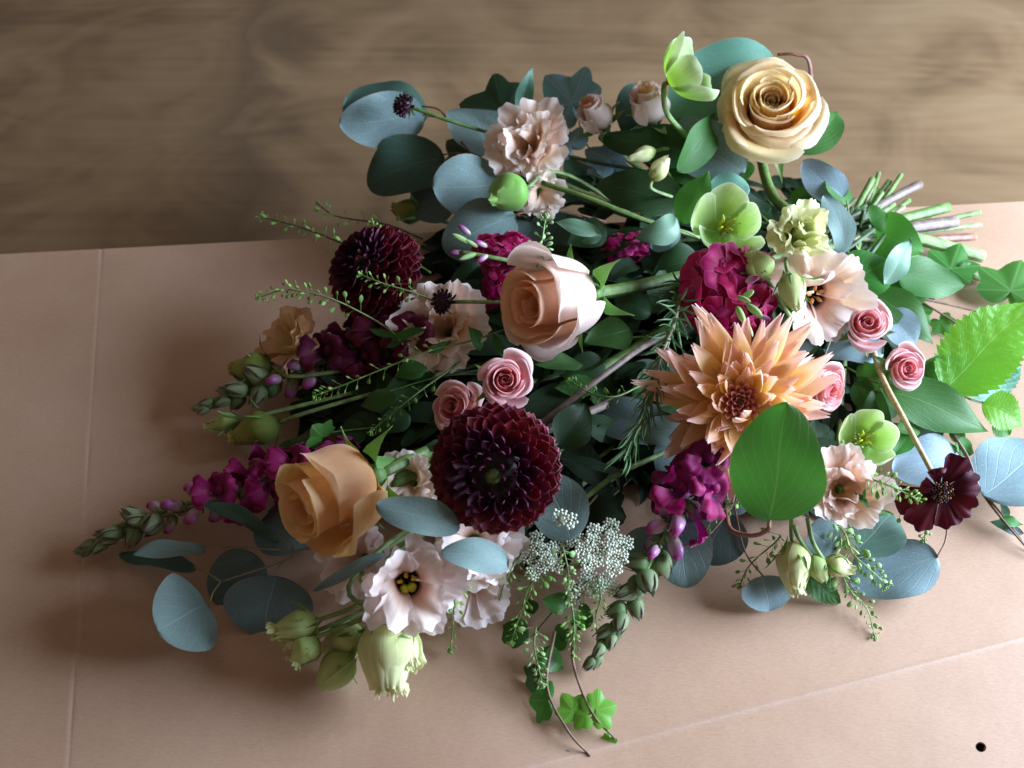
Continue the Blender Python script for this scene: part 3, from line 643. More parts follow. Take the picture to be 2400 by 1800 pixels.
SN = {}
def snap_meshes(mat):
    if mat in SN: return SN[mat]
    op = []
    for k in range(3):
        rg = np.random.default_rng(60 + k); g = []; uv = []
        A = lathe([(.06, -.02), (.17, .12), (.24, .38), (.23, .62)], 12, 9); A[..., 1] *= .8; g.append(A); uv.append(guv(A, 0, .5))
        for s in (-1, 1):
            A = petal(s * .62, .62, [(.20, .50), (.25, .72), (.36, .96), (.62, 1.14 + .06 * k), (.84, 1.10)], 1, 11, 11, rnd=.22, ruff=.06, rk=1.5, crump=.05, rng=rg, narrow=.8); g.append(A); uv.append(guv(A, .45, 1))
        for s in (-.95, 0, .95):
            A = petal(PI + s, .55, [(.20, .48), (.34, .66), (.50, .76), (.66, .64), (.70, .42 - .05 * k)], 1, 11, 11, rnd=.25, ruff=.05, rk=1.3, crump=.04, rng=rg, narrow=.8); g.append(A); uv.append(guv(A, .45, 1))
        A = lathe([(0, .30), (.16, .45), (.20, .60), (.12, .74), (0, .78)], 10, 8); A[..., 0] -= .14; g.append(A); uv.append(guv(A, .55, .8))
        op.append(mesh('floret', g, M_[mat], uv))
    bd = []
    for k in range(2):
        A = lathe([(.02, 0), (.17, .10), (.25, .38), (.27, .62), (.20, .86), (.06, .98), (0, 1.0)], 14, 16); z = A[..., 2]
        A[..., 0] += .10 * z ** 2; A[..., 1] *= .85; a = np.arctan2(A[..., 1], A[..., 0]); A[..., :2] *= (1 + .07 * np.cos(3 * a + k))[..., None]
        B = lathe([(0, -.15), (.13, -.10), (.17, 0), (.13, .10), (0, .15)], 10, 8) + np.array((.16, 0, .86))
        bd.append(mesh('flower_bud', [A, B], M_['snapdragon_bud'], [None, guv(B, .8, 1)]))
    gr = []
    for k in range(2):
        rg = np.random.default_rng(80 + k)
        A = lathe([(.03, 0), (.26, .14), (.32, .42), (.22, .76), (.03, 1.0)], 10, 10); g = [A]
        for i in range(5):
            g.append(petal(i * 1.257, .62, [(.10, -.03), (.34, .12), (.39, .40), (.30, .78), (.16, 1.08 + .06 * (i % 2))], 1, 7, 8, rnd=.5, pw=1.3, ruff=.02, rng=rg, narrow=.7))
        gr.append(mesh('green_bud', g, M_['snapdragon_green']))
    g = [petal(i * 1.257, .5, [(.06, -.04), (.20, .04), (.29, .20), (.30, .40)], 1, 7, 7, rnd=.5, pw=1.4) for i in range(5)]
    cal = mesh('calyx', g, M_['snapdragon_green'])
    SN[mat] = (op, bd, gr, cal); return SN[mat]
def snapdragon(label, path, n, s_tip, s_bud, s_open, f1=.40, f2=.62, seed=0, mat='snapdragon_petal', smat='stem_olive', lim=1.0, flat=1.0):
    pts = [P(*q) for q in path]; T = thing('snapdragon', label, 'snapdragon', pts[0], 'magenta snapdragon spikes'); rg = np.random.default_rng(seed)
    op, bd, gr, cal = snap_meshes(mat); q = catmull([tuple(x) for x in pts], 80); sc1 = S(pts[len(pts) // 2])
    part('stem', mesh('stem', [tube(pts, 7 * sc1, 3 * sc1, 8, 6)], M_[smat]), T)
    for i in range(n):
        s = (i + .3) / n                       # 0 at the tip
        s2 = s ** 1.05 * lim
        k = int(min(79, max(0, (1 - s2) * 79))); c = Vector(q[k]); tg = Vector(q[min(79, k + 1)] - q[max(0, k - 1)]).normalized()
        ph = i * 2.39996 + rg.uniform(-.3, .3)
        a = tg.cross(Vector((.1, .2, 1))).normalized(); b = tg.cross(a); o_ = a * math.cos(ph) + b * math.sin(ph)
        if s < f1: f = s / f1; size = s_tip * (.55 + .6 * f); me = gr[i % 2]; d = tg * (1.3 - .9 * f) + o_ * (.25 + .75 * f); off = 1 + f * 8
        elif s < f2: size = s_tip * .95 + (s_bud - s_tip * .95) * ((s - f1) / (f2 - f1)); me = bd[i % 2]; d = tg * .55 + o_; off = 9
        else: size = s_bud + (s_open - s_bud) * min(1, (s - f2) / (1 - f2) * 2 + .3); me = op[i % 3]; d = tg * .35 + o_; off = 9
        d = d.normalized(); p0 = c + o_ * off * sc1 * .6
        if p0.z + d.z * size * sc1 < CZ + .006: d.z = abs(d.z) * .3; d.normalize()
        F = frame(d, 0, p0, size * sc1)
        xax = (tg - d * tg.dot(d)).normalized() if abs(tg.dot(d)) < .98 else a
        R3 = Matrix((xax, d.cross(xax), d)).transposed() * (size * sc1 * rg.uniform(.88, 1.1)); F = R3.to_4x4(); F.translation = p0
        fl = part(me.name.split('.')[0], me, T, F)
        if s >= f1: part('calyx', cal, fl, F)
    return T
STK = []
def stock_florets():
    if not STK:
        for k in range(4):
            rg = np.random.default_rng(20 + k); g = []
            for i in range(4):
                g.append(petal(i * PI / 2 + rg.uniform(-.2, .2), .80, [(.05, 0), (.10, .30), (.40, .48), (.82, .52), (1.0, .42)], 1, 13, 10, rnd=.16, ruff=.09, rk=1.1, crump=.06, notch=.08, rng=rg, narrow=.55))
            if k == 0:
                for i in range(4): g.append(petal(i * PI / 2 + .8, .7, [(.05, .1), (.12, .40), (.35, .62), (.60, .72)], 1, 9, 8, rnd=.16, ruff=.12, rk=1.6, crump=.06, rng=rg, narrow=.55))
            STK.append(mesh('floret', g, M_['magenta_petal']))
        g = lathe([(.02, 0), (.22, .15), (.30, .5), (.22, .85), (.03, 1.05)], 9, 9) * np.array((.8, .8, 1.25))
        STK.append(mesh('flower_bud', [g], M_['snapdragon_bud']))
        STK.append(mesh('flower_bud', [g * np.array((.9, .9, 1.1))], M_['pod_pale']))
    return STK
def stock(label, cen, axes, n, spx, seed=0, facing=(.0, .3, .9), buds=(), spread=1.0, stem_=None):
    """cluster of florets on an ellipsoid of pixel half-sizes axes round cen"""
    p = P(*cen); s = S(p); T = thing('stock_flower', label, 'stock', p, 'magenta stock flowers'); fl = stock_florets(); rg = np.random.default_rng(seed)
    B = Matrix((RIGHT, UP, -FWD)).transposed()
    for i in range(n):
        y = 1 - 2 * (i + .5) / n; r = math.sqrt(1 - y * y); a = i * 2.39996
        d = Vector((r * math.cos(a), y, r * math.sin(a)))
        if d.z < -.45: continue
        o_ = p + B @ Vector((d.x * axes[0] * s, d.y * axes[1] * s, d.z * axes[2] * s)) * rg.uniform(.78, 1.0)
        dd = (B @ Vector((d.x / axes[0], d.y / axes[1], d.z / axes[2] + .004))).normalized() + Vector(rg.normal(0, .22, 3))
        part('floret', fl[i % 4], T, frame(dd, rg.uniform(0, 6), o_ - dd.normalized() * spx * s * .4, spx * s * rg.uniform(.85, 1.12)))
    for (px, py, dz, k, sz) in buds:
        o_ = P(px, py, cen[2] + dz); d = (B @ Vector(((px - cen[0]) / axes[0] + rg.normal(0, .2), (cen[1] - py) / axes[1] + rg.normal(0, .2), .7))).normalized()
        part('flower_bud', fl[4 + k], T, frame(d, 0, o_ - d * sz * s * .6, sz * s))
    if stem_: part('stem', mesh('stem', [tube([P(*q) for q in stem_], 5 * s, 6 * s, 8, 6)], M_['stem_pale']), T)
    else: stem(T, p, D(*facing), 'stem_green', .003)
    return T
PODS = {}
def pods(mat):
    if mat in PODS: return PODS[mat]
    out = []
    for k in range(3):
        pd = lathe([(0, 0), (.10, .08), (.185, .30), (.15, .48), (0, .60)] if mat == 'pod_green' else [(0, 0), (.14, .08), (.25, .28), (.19, .48), (0, .54)], 8, 8); pd[..., 1] *= .38; pd[..., 2] += .62
        st = tube([(0, 0, 0), (.03 * k, 0.02, .3), (.02, 0, .66)], .022, .022, 5, 3)
        out.append(mesh('seed_pod', [pd + np.array((.02, 0, 0)), st], M_[mat]))
    PODS[mat] = out; return out
def cress(label, path, n=34, spx=22, seed=0, mat='pod_green', smat='stem_green', s0=.0, leaves=(), r=2.6, tipn=14, flat=.25):
    """sprig of pennycress: curved stem, seed pods on thread stalks, a knot of buds at the tip"""
    pts = [P(*q) for q in path]; T = thing('seed_sprig', label, 'greenery', pts[0], 'green sprigs of round seed pods'); rg = np.random.default_rng(seed)
    q = catmull([tuple(x) for x in pts], 80); s = S(pts[len(pts) // 2]); pm = pods(mat)
    part('stem', mesh('stem', [tube(pts, r * s, r * .5 * s, 6, 6)], M_[smat]), T)
    for i in range(n):
        f = s0 + (1 - s0) * (i / n) ** .85; k = int(f * 78); c = Vector(q[k]); tg = Vector(q[k + 1] - q[max(0, k - 1)]).normalized()
        a = tg.cross(-FWD).normalized(); b = tg.cross(a); ph = i * 2.39996 + rg.uniform(-.4, .4)
        o_ = a * math.cos(ph) + b * math.sin(ph) * .8
        d = (o_ + tg * (.25 + .6 * f) + Vector((0, 0, -.15))).normalized(); sz = spx * s * (1.25 - .65 * f) * rg.uniform(.75, 1.15)
        if c.z + d.z * sz < CZ + .002: d.z = abs(d.z)
        part('seed_pod', pm[i % 3], T, frame(d, rg.uniform(0, 6), c, sz * 1.5))
    tip = Vector(q[-1]); tg = Vector(q[-1] - q[-3]).normalized(); g = []
    for i in range(tipn):
        d = (tg * .8 + Vector(rg.normal(0, .6, 3))).normalized(); e = tip + d * spx * s * rg.uniform(.25, .75) - tg * spx * s * .3
        g.append(xf(lathe([(0, -1), (.8, -.4), (.8, .4), (0, 1)], 6, 6) * 2.6 * s, Matrix.Translation(e))); g.append(tube([tip - tg * spx * s * .4, e], .7 * s, .7 * s, 4, 2))
    part('tip_buds', mesh('tip_buds', g, M_[mat]), T, None, None, 'stuff')
    for (b, t, wpx, roll) in leaves: leaf(T, 'lance', 'green_leaf', b, t, wpx, roll)
    return T
def leaf(par, shape, mat, b, t, wpx, roll=0, fold=.12, bend=.12, wave=.02, serr=0, petiole=None, name='leaf', curl=0, label=None, flat=.36):
    B, E = P(*b), P(*t); ln = (E - B).length; LM, wk = leaf_M(B, E, roll, flat); wd = wpx * S((B + E) / 2) / ln * wk
    if shape == 'ivy':
        A, uv = ivy_arr(bend); A = A * np.array((wd / 1.0, 1, 1)); me = mesh(name, [A], M_[mat], [uv])
    else: me = mesh(name, [leaf_arr(shape, wd, fold + RNG.uniform(-.08, .08), bend + RNG.uniform(-.14, .16), wave + .014, serr, curl)], M_[mat])
    lf = part(name, me, par, LM, label)
    if petiole: part('petiole', mesh('petiole', [tube([P(*q) for q in petiole] + [B, B + (E - B) * .04], .0011, .0009, 6, 5)], M_['stem_red']), lf)
    return lf
def lone_leaf(label, shape, mat, b, t, wpx, roll=0, cat='leaf', name='leaf', group=None, st=None, smat='stem_olive', **kw):
    T = thing(name, label, cat, P(*b), group); leaf(T, shape, mat, b, t, wpx, roll, name='blade', **kw)
    if st: part('stem', mesh('stem', [tube([P(*b)] + [P(*q) for q in st], .0012, .0018, 6, 6)], M_[smat]), T)
    return T
def branch(label, path, leaves, r=4, smat='stem_olive', twigs=(), cat='eucalyptus', name='eucalyptus_branch', group='eucalyptus branches', r1=None, shape='round', tw=2.4):
    pts = [P(*q) for q in path]; T = thing(name, label, cat, pts[0], group); s = S(pts[0])
    part('stem', mesh('stem', [tube(pts, r * s, (r1 or r * .6) * s, 8, 8)], M_[smat]), T)
    for tq in twigs: part('twig', mesh('twig', [tube([P(*q) for q in tq], tw * s, tw * .8 * s, 7, 6)], M_[smat]), T)
    for l in leaves:
        kw = dict(l[5]) if len(l) > 5 else {}
        leaf(T, kw.pop('shape', shape), l[0], l[1], l[2], l[3], l[4], **kw)
    return T
def umbel(label, cen, rx, ry, n, seed=0, face=(0, .2, 1), per=26, rays=True, R=30, fs=4.2):
    p = P(*cen); s = S(p); T = thing('white_umbel', label, 'umbel', p, 'white lacy umbels'); rg = np.random.default_rng(seed)
    M = frame(D(*face), 0, p); fl = lathe([(0, -.6), (.9, -.3), (1, .3), (0, .8)], 6, 5)
    base = Vector((0, 0, -80 * s)); g = []; rr = []
    for i in range(n):
        a = i * 2.39996; q = math.sqrt((i + .5) / n); c = Vector((q * rx * math.cos(a), q * ry * math.sin(a), (1 - q * q) * 16)) * s
        c += Vector(rg.normal(0, 3, 3)) * s
        rr.append(tube([base, base * .4 + c * .35, c - Vector((0, 0, 10 * s))], 1.5 * s, 1.2 * s, 5, 4))
        for j in range(per):
            b = j * 2.39996; q2 = math.sqrt((j + .5) / per) * R; e = c + Vector((q2 * math.cos(b), q2 * math.sin(b), 8 - q2 * q2 * .006 + rg.normal(0, 1.5))) * s
            g.append(xf(fl * fs * s * rg.uniform(.7, 1.2), Matrix.Translation(e)))
            if j % 2 == 0: rr.append(tube([c - Vector((0, 0, 10 * s)), e], .8 * s, .7 * s, 4, 2))
    part('florets', mesh('florets', g, M_['white_floret']), T, M, None, 'stuff')
    part('rays', mesh('rays', rr, M_['stem_green']), T, M, None, 'stuff')
    stem(T, M @ base, D(*face), 'stem_green', .0016, tail=())
    return T
def rosemary(label, path, n, lpx, seed=0):
    pts = [P(*q) for q in path]; T = thing('rosemary_sprig', label, 'rosemary', pts[0]); rg = np.random.default_rng(seed); s = S(pts[1]); q = catmull([tuple(x) for x in pts], 80)
    part('stem', mesh('stem', [tube(pts, 5 * s, 2.5 * s, 7, 6)], M_['stem_olive']), T)
    nm = []
    for k in range(3):
        A = leaf_arr('strap', .10, -.9, -.25 + .3 * k, .0, rng=rg, nu=5, nv=9); nm.append(mesh('needle', [A], M_['needle']))
    for i in range(n):
        f = i / n; k = int(f * 78); c = Vector(q[k]); tg = Vector(q[k + 1] - q[max(0, k - 1)]).normalized(); a = tg.cross(-FWD).normalized(); b = tg.cross(a)
        ph = i * 2.39996 + rg.uniform(-.3, .3); d = (a * math.cos(ph) + b * math.sin(ph)) * (1.0 - .5 * f) + tg * (.55 + .7 * f)
        part('needle', nm[i % 3], T, frame_y(d, tg, c, lpx * s * rg.uniform(.8, 1.2)))
    return T
def cosmos(label, pos, face, Rpx, st, seed=0):
    p = P(*pos); R = Rpx * S(p); z = D(*face); T = thing('chocolate_flower', label, 'flower', p); M = frame(z, .35, p); rg = np.random.default_rng(seed)
    for i in range(8):
        phi = i / 8 * 2 * PI + rg.uniform(-.1, .1); f = rg.uniform(.85, 1.08); c = (i in (2, 3)) * 1.0
        prof = [(.08, -.05), (.35, .05), (.66 * f, .10 + .25 * c), (.98 * f - .45 * c, .06 + .42 * c + rg.uniform(-.12, .12))]
        A = petal(phi, .46 - .10 * c, prof, R, 13, 12, rnd=.16, pw=2.6, ruff=.05, rk=1.5, notch=.06, crump=.04, rng=rg, narrow=.72)
        part('petal', mesh('petal', [A], M_['cosmos_petal']), T, M)
    part('disc', mesh('disc', [lathe([(0, .16), (.12, .14), (.20, .06), (.20, -.04)], 14, 9) * R], M_['dark_throat']), T, M)
    an = mesh('anther', [lathe([(0, -.05), (.02, -.02), (.025, .03), (0, .05)], 6, 6)], M_['orange_anther'])
    an2 = mesh('anther', [lathe([(0, -.07), (.03, -.02), (.035, .03), (0, .07)], 6, 6)], M_['dark_throat'])
    for i in range(64):
        q = math.sqrt((i + .5) / 64) * .24; a = i * 2.4; d = Vector((math.cos(a) * q * 2.4, math.sin(a) * q * 2.4, 1))
        part('anther', an if i % 3 == 1 else an2, T, M @ frame(d, 0, Vector((math.cos(a) * q, math.sin(a) * q, .17 - q * .3)) * R, R))
    part('stem', mesh('stem', [tube([p - z * R * .03] + [P(*q) for q in st], .0017, .0021, 8, 7)], M_['stem_tan']), T)
    return T
def scabiosa(label, pos, face, Rpx, st, seed=0, smat='stem_green'):
    p = P(*pos); R = Rpx * S(p); z = D(*face); T = thing('dark_scabiosa_bud', label, 'flower bud', p, 'dark unopened scabiosa heads'); M = frame(z, 0, p); rg = np.random.default_rng(seed)
    part('head', mesh('head', [lathe([(.05, -.6), (.5, -.45), (.72, 0), (.60, .42), (.02, .58)], 14, 12) * R], M_['scabiosa_petal']), T, M)
    k = mesh('petal', [petal(0, 3.0, [(.02, -.1), (.12, .1), (.15, .35), (.09, .52)], 1, 9, 7, rnd=.05)], M_['scabiosa_petal'])
    for i in range(54):
        th = math.acos(1 - 1.35 * (i + .5) / 54); a = i * 2.4; d = Vector((math.sin(th) * math.cos(a), math.sin(th) * math.sin(a), math.cos(th)))
        part('petal', k, T, M @ frame(d + Vector(rg.normal(0, .15, 3)), 0, Vector((d.x * .66, d.y * .66, d.z * .5)) * R, R * rg.uniform(.45, .75)))
    for i in range(9):
        a = i * .698; d = Vector((math.cos(a), math.sin(a), 0)); A = leaf_arr('lance', .28, .2, rg.uniform(-.5, .5), .03, rng=rg, nu=5, nv=9)
        part('sepal', mesh('sepal', [xf(A, frame_y(d + Vector((0, 0, rg.uniform(-.5, .9))), Vector((0, 0, 1)), Vector((0, 0, -.5)) * R, R * rg.uniform(.9, 1.3)))], M_['scabiosa_petal' if i % 3 else 'sepal']), T, M)
    part('stem', mesh('stem', [tube([p - z * R * .5] + [P(*q) for q in st], .0015, .0013, 7, 6)], M_[smat]), T)
    return T

# ================================================================== the flowers
rose('large open cream rose facing up at the top right of the bouquet', (1806, 250, .135), (-.08, .28, .95), 134, ('cream_petal', 'cream_petal'), n=29, H=1.0, opn=.80, seed=3, smat='stem_green', sr=.0042, mid=P(1830, 480, .06), sink=.6)
rose('large half-open peach rose in the middle, cup turned left', (1305, 704, .125), (-.68, -.16, .64), 178, ('peach_petal', 'peach_petal'), n=16, H=1.26, opn=.34, seed=5, outer='peach_outer_petal', sr=.0048, sepln=.75, mid=P(1590, 650, .08))
rose('large apricot rose lying on its side at lower left', (782, 1160, .085), (-.68, -.30, .58), 182, ('apricot_petal', 'apricot_petal'), n=14, H=1.26, opn=.32, seed=8, sr=.004, sepln=.8, mid=P(1010, 1090, .06))
pink = ('pink_deep_petal', 'pink_petal')
g_ = 'small pink spray roses'
rose('small pink rose just above the burgundy dahlia and below the peach rose', (1182, 893, .120), (.10, .12, 1), 76, pink, n=17, H=1.0, opn=.62, seed=11, group=g_, sr=.002, sepln=.9)
rose('shaded pink rose half hidden behind the top left edge of the burgundy dahlia', (1072, 955, .085), (-.40, .10, .85), 74, pink, n=17, H=1.0, opn=.55, seed=12, group=g_, sr=.002)
rose('small pink rose over a flat blue leaf, right of the peach lisianthus', (2027, 762, .085), (-.02, .30, .95), 68, pink, n=17, H=1.0, opn=.62, seed=13, group=g_, sr=.002)
rose('small pink rose nearest to the large serrated mint leaf', (2116, 866, .078), (.20, .05, .95), 64, pink, n=17, H=1.0, opn=.60, seed=14, group=g_, sr=.002)
rose('pale pink rose tucked behind the right petals of the peach dahlia', (1930, 908, .085), (.45, -.25, .75), 72, pink, n=17, H=1.05, opn=.5, seed=15, group=g_, sr=.002)
bkw = dict(n=13, opn=.26, tight=.75, H=1.35, group='peach pink rosebuds', name='rosebud', cat='rosebud', outer='peach_outer_petal', sr=.002, sepln=1.0)
rose('peach pink rosebud leaning left beside the bluish ivy leaf', (1396, 266, .115), (-.50, .50, .62), 70, ('peach_petal', 'peach_outer_petal'), seed=21, **bkw)
rose('peach pink rosebud standing upright below the nodding hellebore', (1520, 242, .125), (-.22, .66, .62), 76, ('peach_petal', 'peach_outer_petal'), seed=22, **bkw)
ball_dahlia('burgundy ball dahlia facing the viewer at the front, with a green centre', (1160, 1103, .125), (-.08, -.16, .95), 154, 1)
ball_dahlia('burgundy ball dahlia seen from the side at upper left', (872, 632, .085), (-.55, .45, .62), 118, 2, flat=.85)
cactus_dahlia('large peach dahlia with long pointed petals and a red heart', (1735, 940, .115), (-.10, .02, 1), 205, 4)
# lisianthus
ruffled('crumpled peach lisianthus at the top left above a green seed head', (1238, 340, .105), (-.12, .10, .95), 108, seed=31, n3=5, ruff=.11, crump=.09, opn=.85, depth=.9)
ruffled('small drooping peach lisianthus petals under the crumpled bloom at the top', (1268, 452, .085), (.15, -.45, .75), 58, seed=32, ruff=.12, crump=.09, no=4, ni=3)
ruffled('pale peach lisianthus with a dark centre behind the green buds at right', (1912, 692, .10), (.24, -.26, .85), 114, 'lisianthus_petal', seed=33, center='dark', no=6, ni=4, opn=.92, ruff=.15, crump=.08, depth=1.05)
ruffled('cream peach lisianthus between the big green leaf and the dark chocolate flower', (1975, 1146, .075), (-.05, .12, .95), 108, seed=34, n3=4, ruff=.10, crump=.07, opn=.9)
ruffled('open pale pink lisianthus with yellow stigma and dark throat at the front', (955, 1366, .07), (.20, -.16, .95), 124, 'lisianthus_pink_petal', seed=35, center='yellow', no=6, ni=4, opn=.94, ruff=.13, crump=.065, depth=1.05)
ruffled('shaded pink lisianthus under the apricot rose at the front', (846, 1308, .042), (-.30, .10, .9), 98, 'lisianthus_pink_petal', seed=36, ruff=.10, crump=.07, opn=.95)
ruffled('pale pink lisianthus directly below the burgundy dahlia', (1120, 1265, .065), (.20, .05, .95), 112, 'lisianthus_pink_petal', seed=37, ruff=.10, crump=.07, opn=1.0)
ruffled('faded pink lisianthus hanging low beneath the small oval blue leaf', (1112, 1382, .042), (.25, -.25, .9), 84, 'lisianthus_pink_petal', seed=38, ruff=.09, crump=.06, opn=1.0, no=5, ni=3)
ruffled('peach lisianthus in shadow behind the left edge of the front dahlia', (965, 1130, .06), (-.2, .2, .9), 80, seed=39, ruff=.10, crump=.07)
ruffled('shaded peach lisianthus behind the dark scabiosa head left of the peach rose', (1040, 775, .065), (-.2, .2, .95), 122, seed=40, n3=4, ruff=.10, crump=.08, opn=.95)
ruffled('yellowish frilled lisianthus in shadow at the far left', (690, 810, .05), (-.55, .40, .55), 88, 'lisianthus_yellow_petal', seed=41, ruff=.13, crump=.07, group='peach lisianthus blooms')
# green buds
ruffled('large green cream frilled bud above the pale lisianthus at right', (1868, 552, .14), (.18, .22, .95), 98, 'green_bud_petal', seed=43, no=5, ni=5, n3=4, opn=.62, depth=1.15, ruff=.10, crump=.06, group='lisianthus buds', name='lisianthus_bud', cat='flower bud', smat='stem_pale')
bud('small round green bud left of the large frilled bud', (1800, 656, .115), (1756, 588, .13), 78, 'lime_bud_petal', 51, .35, fn=3)
bud('small green bud hanging over the dark centre of the pale lisianthus', (1846, 640, .125), (1868, 722, .12), 66, 'lime_bud_petal', 52, .3, st=[(1842, 610, .125), (1850, 585, .115)], sep=6, seplen=1.0)
bud('large cream green bud at the front edge, tip downwards', (905, 1440, .055), (920, 1612, .035), 140, 'green_bud_petal', 53, .9, fn=5, seplen=.75)
bud('loose pale green bud petal cluster leaning right behind the large cream green bud', (915, 1455, .05), (968, 1560, .045), 88, 'green_bud_petal', 69, .7, fn=2, sep=2)
bud('cream bud half hidden beside the front cluster of green buds', (850, 1480, .035), (760, 1520, .022), 95, 'green_bud_petal', 54, .4)
bud('green bud with frilled tip, upper one of the front left pair', (748, 1452, .05), (640, 1480, .045), 72, 'lime_bud_petal', 55, 1.0, st=[(800, 1435, .05), (870, 1405, .05)])
bud('green bud pointing down, lower one of the front left pair', (742, 1492, .045), (690, 1550, .035), 74, 'lime_bud_petal', 56, 1.0, st=[(800, 1470, .045), (875, 1440, .05)])
bud('small ragged green bud behind the front left pair', (748, 1476, .04), (668, 1512, .032), 62, 'green_bud_petal', 57, .8, st=[(800, 1455, .042), (880, 1420, .045)])
bud('lime green bud lying nearest to the front, left of the large cream bud', (826, 1532, .032), (757, 1606, .02), 88, 'lime_bud_petal', 58, .45, seplen=.7)
bud('round yellow green bud hanging under the big green eucalyptus leaf', (1857, 1268, .05), (1869, 1388, .035), 86, 'green_bud_petal', 59, .5, st=[(1855, 1240, .055), (1858, 1190, .06)], fn=3)
bud('small yellow green bud pointing right beside the hanging round bud', (1930, 1316, .045), (1998, 1336, .04), 56, 'green_bud_petal', 60, .5, st=[(1905, 1270, .055), (1893, 1215, .06)], fn=3)
bud('narrow closed green bud between the round bud and the small yellow one', (1902, 1300, .048), (1932, 1362, .035), 52, 'lime_bud_petal', 61, .2, st=[(1875, 1265, .055), (1860, 1230, .06)], fn=1)
bud('green frilled bud coloured for shadow at the far left above the snapdragon', (640, 868, .045), (545, 862, .04), 84, 'shaded_bud_petal', 62, .6)
bud('pale green bud in shadow under the left snapdragon spike', (656, 990, .04), (548, 1026, .03), 84, 'shaded_bud_petal', 63, .6)
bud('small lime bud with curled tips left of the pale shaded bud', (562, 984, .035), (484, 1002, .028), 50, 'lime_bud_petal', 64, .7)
bud('yellow green bud in shadow behind the side-on burgundy dahlia', (992, 502, .05), (920, 484, .05), 64, 'shaded_bud_petal', 65, .3)
bud('smooth pale green bud below the upright rosebud, lying level', (1538, 353, .115), (1474, 371, .115), 38, 'green_bud_petal', 66, 0, fn=0, sep=0, st=[(1570, 350, .105), (1640, 380, .09)])
bud('smooth pale green bud below the upright rosebud, standing on a curved stalk', (1526, 424, .11), (1566, 368, .125), 44, 'green_bud_petal', 67, 0, fn=0, sep=0, st=[(1530, 445, .105), (1600, 470, .09)])
bud('round green seed head under the crumpled peach lisianthus', (1232, 440, .10), (1146, 470, .105), 96, 'pod_green', 68, 0, fn=0, sep=0, n=6, name='green_bud', cat='flower bud', group=None, twist=.1)
# hellebores
hellebore('green hellebore nodding sideways at the top on a curved stem', (1600, 172, .165), (.66, .36, .22), 82, 1, st=[(1556, 205, .15), (1566, 270, .135), (1640, 350, .11)], cup=.95, closed=.82)
hellebore('open green hellebore above the magenta stock', (1700, 528, .125), (.12, .12, 1), 80, 2, cup=.95, closed=.88)
hellebore('open green hellebore right of the big green eucalyptus leaf', (2026, 1028, .085), (.06, .22, .95), 72, 3, cup=.95, closed=.88)
# stock, snapdragons
stock('large magenta stock cluster above the peach dahlia', (1712, 690, .10), (92, 94, 60), 34, 62, 1, buds=[(1752, 690, .04, 1, 34), (1762, 655, .035, 0, 34), (1765, 725, .035, 1, 40), (1740, 700, .045, 1, 28), (1735, 735, .042, 1, 36), (1790, 745, .03, 0, 28), (1750, 765, .035, 1, 36)])
stock('small magenta stock spray with green buds left of the peach rose', (1185, 588, .085), (58, 30, 28), 22, 36, 2, buds=[(1085, 562, .01, 1, 34), (1100, 600, .008, 1, 32), (1072, 592, .004, 0, 28), (1128, 572, .012, 0, 30), (1132, 605, .01, 0, 28), (1090, 540, .01, 0, 30), (1108, 572, .015, 1, 24)], stem_=[(1080, 590, .09), (1160, 605, .09), (1260, 625, .08)])
stock('dark magenta stock florets in shadow right of the peach rose', (1470, 590, .055), (56, 28, 24), 20, 34, 3)
stock('dark magenta stock florets behind the left rim of the peach rose', (1168, 672, .06), (28, 64, 24), 16, 34, 4)
snapdragon('snapdragon spike with glossy buds hanging to the front centre', [(1665, 1075, .08), (1610, 1170, .075), (1545, 1280, .055), (1465, 1430, .034), (1392, 1548, .022)], 30, 60, 74, 72, .50, .74, 1, smat='pod_pale')
snapdragon('snapdragon spike pointing to the far lower left', [(830, 1080, .05), (690, 1110, .045), (490, 1175, .036), (320, 1232, .030), (196, 1290, .022)], 36, 54, 64, 66, .36, .56, 2, mat='snapdragon_petal')
snapdragon('dark snapdragon spike in shadow at middle left', [(1000, 790, .062), (830, 825, .052), (650, 890, .042), (470, 956, .030)], 34, 54, 64, 72, .36, .56, 3, mat='snapdragon_shaded_petal')
# chocolate flower, scabiosa, umbels, rosemary
cosmos('dark chocolate red flower with eight petals at the right edge', (2205, 1150, .065), (-.12, -.18, .95), 104, [(2180, 1098, .07), (2120, 985, .085), (2068, 885, .08), (2040, 800, .05)])
scabiosa('dark scabiosa head over a blue leaf at the top left', (946, 247, .125), (-.88, .12, .35), 31, [(1060, 285, .118), (1165, 316, .105), (1300, 350, .08)], 1)
scabiosa('dark scabiosa head on a pale stem left of the peach rose', (1038, 707, .105), (-.80, .02, .50), 33, [(1100, 707, .105), (1180, 708, .10), (1260, 700, .07)], 2, 'stem_pale')
umbel('white lacy flower head left of the hanging snapdragon', (1408, 1286, .062), 74, 52, 12, 1, R=21, per=30, fs=3.3)
umbel('smaller white lacy flower head right of the pale pink lisianthus', (1272, 1304, .056), 52, 46, 9, 2, R=19, per=26, fs=3.3)
umbel('tiny white umbel standing over the blue leaf beside the dahlia', (1322, 1214, .085), 12, 12, 2, 3, R=20, per=18)
umbel('shaded greenish lacy flower head under the larger white one', (1390, 1372, .038), 70, 30, 8, 4, R=20, per=24, fs=3.4)
rosemary('rosemary sprig hanging between the peach rose and the peach dahlia', [(1600, 660, .09), (1585, 740, .105), (1545, 850, .112), (1515, 960, .105), (1462, 1075, .095)], 120, 66, 1)

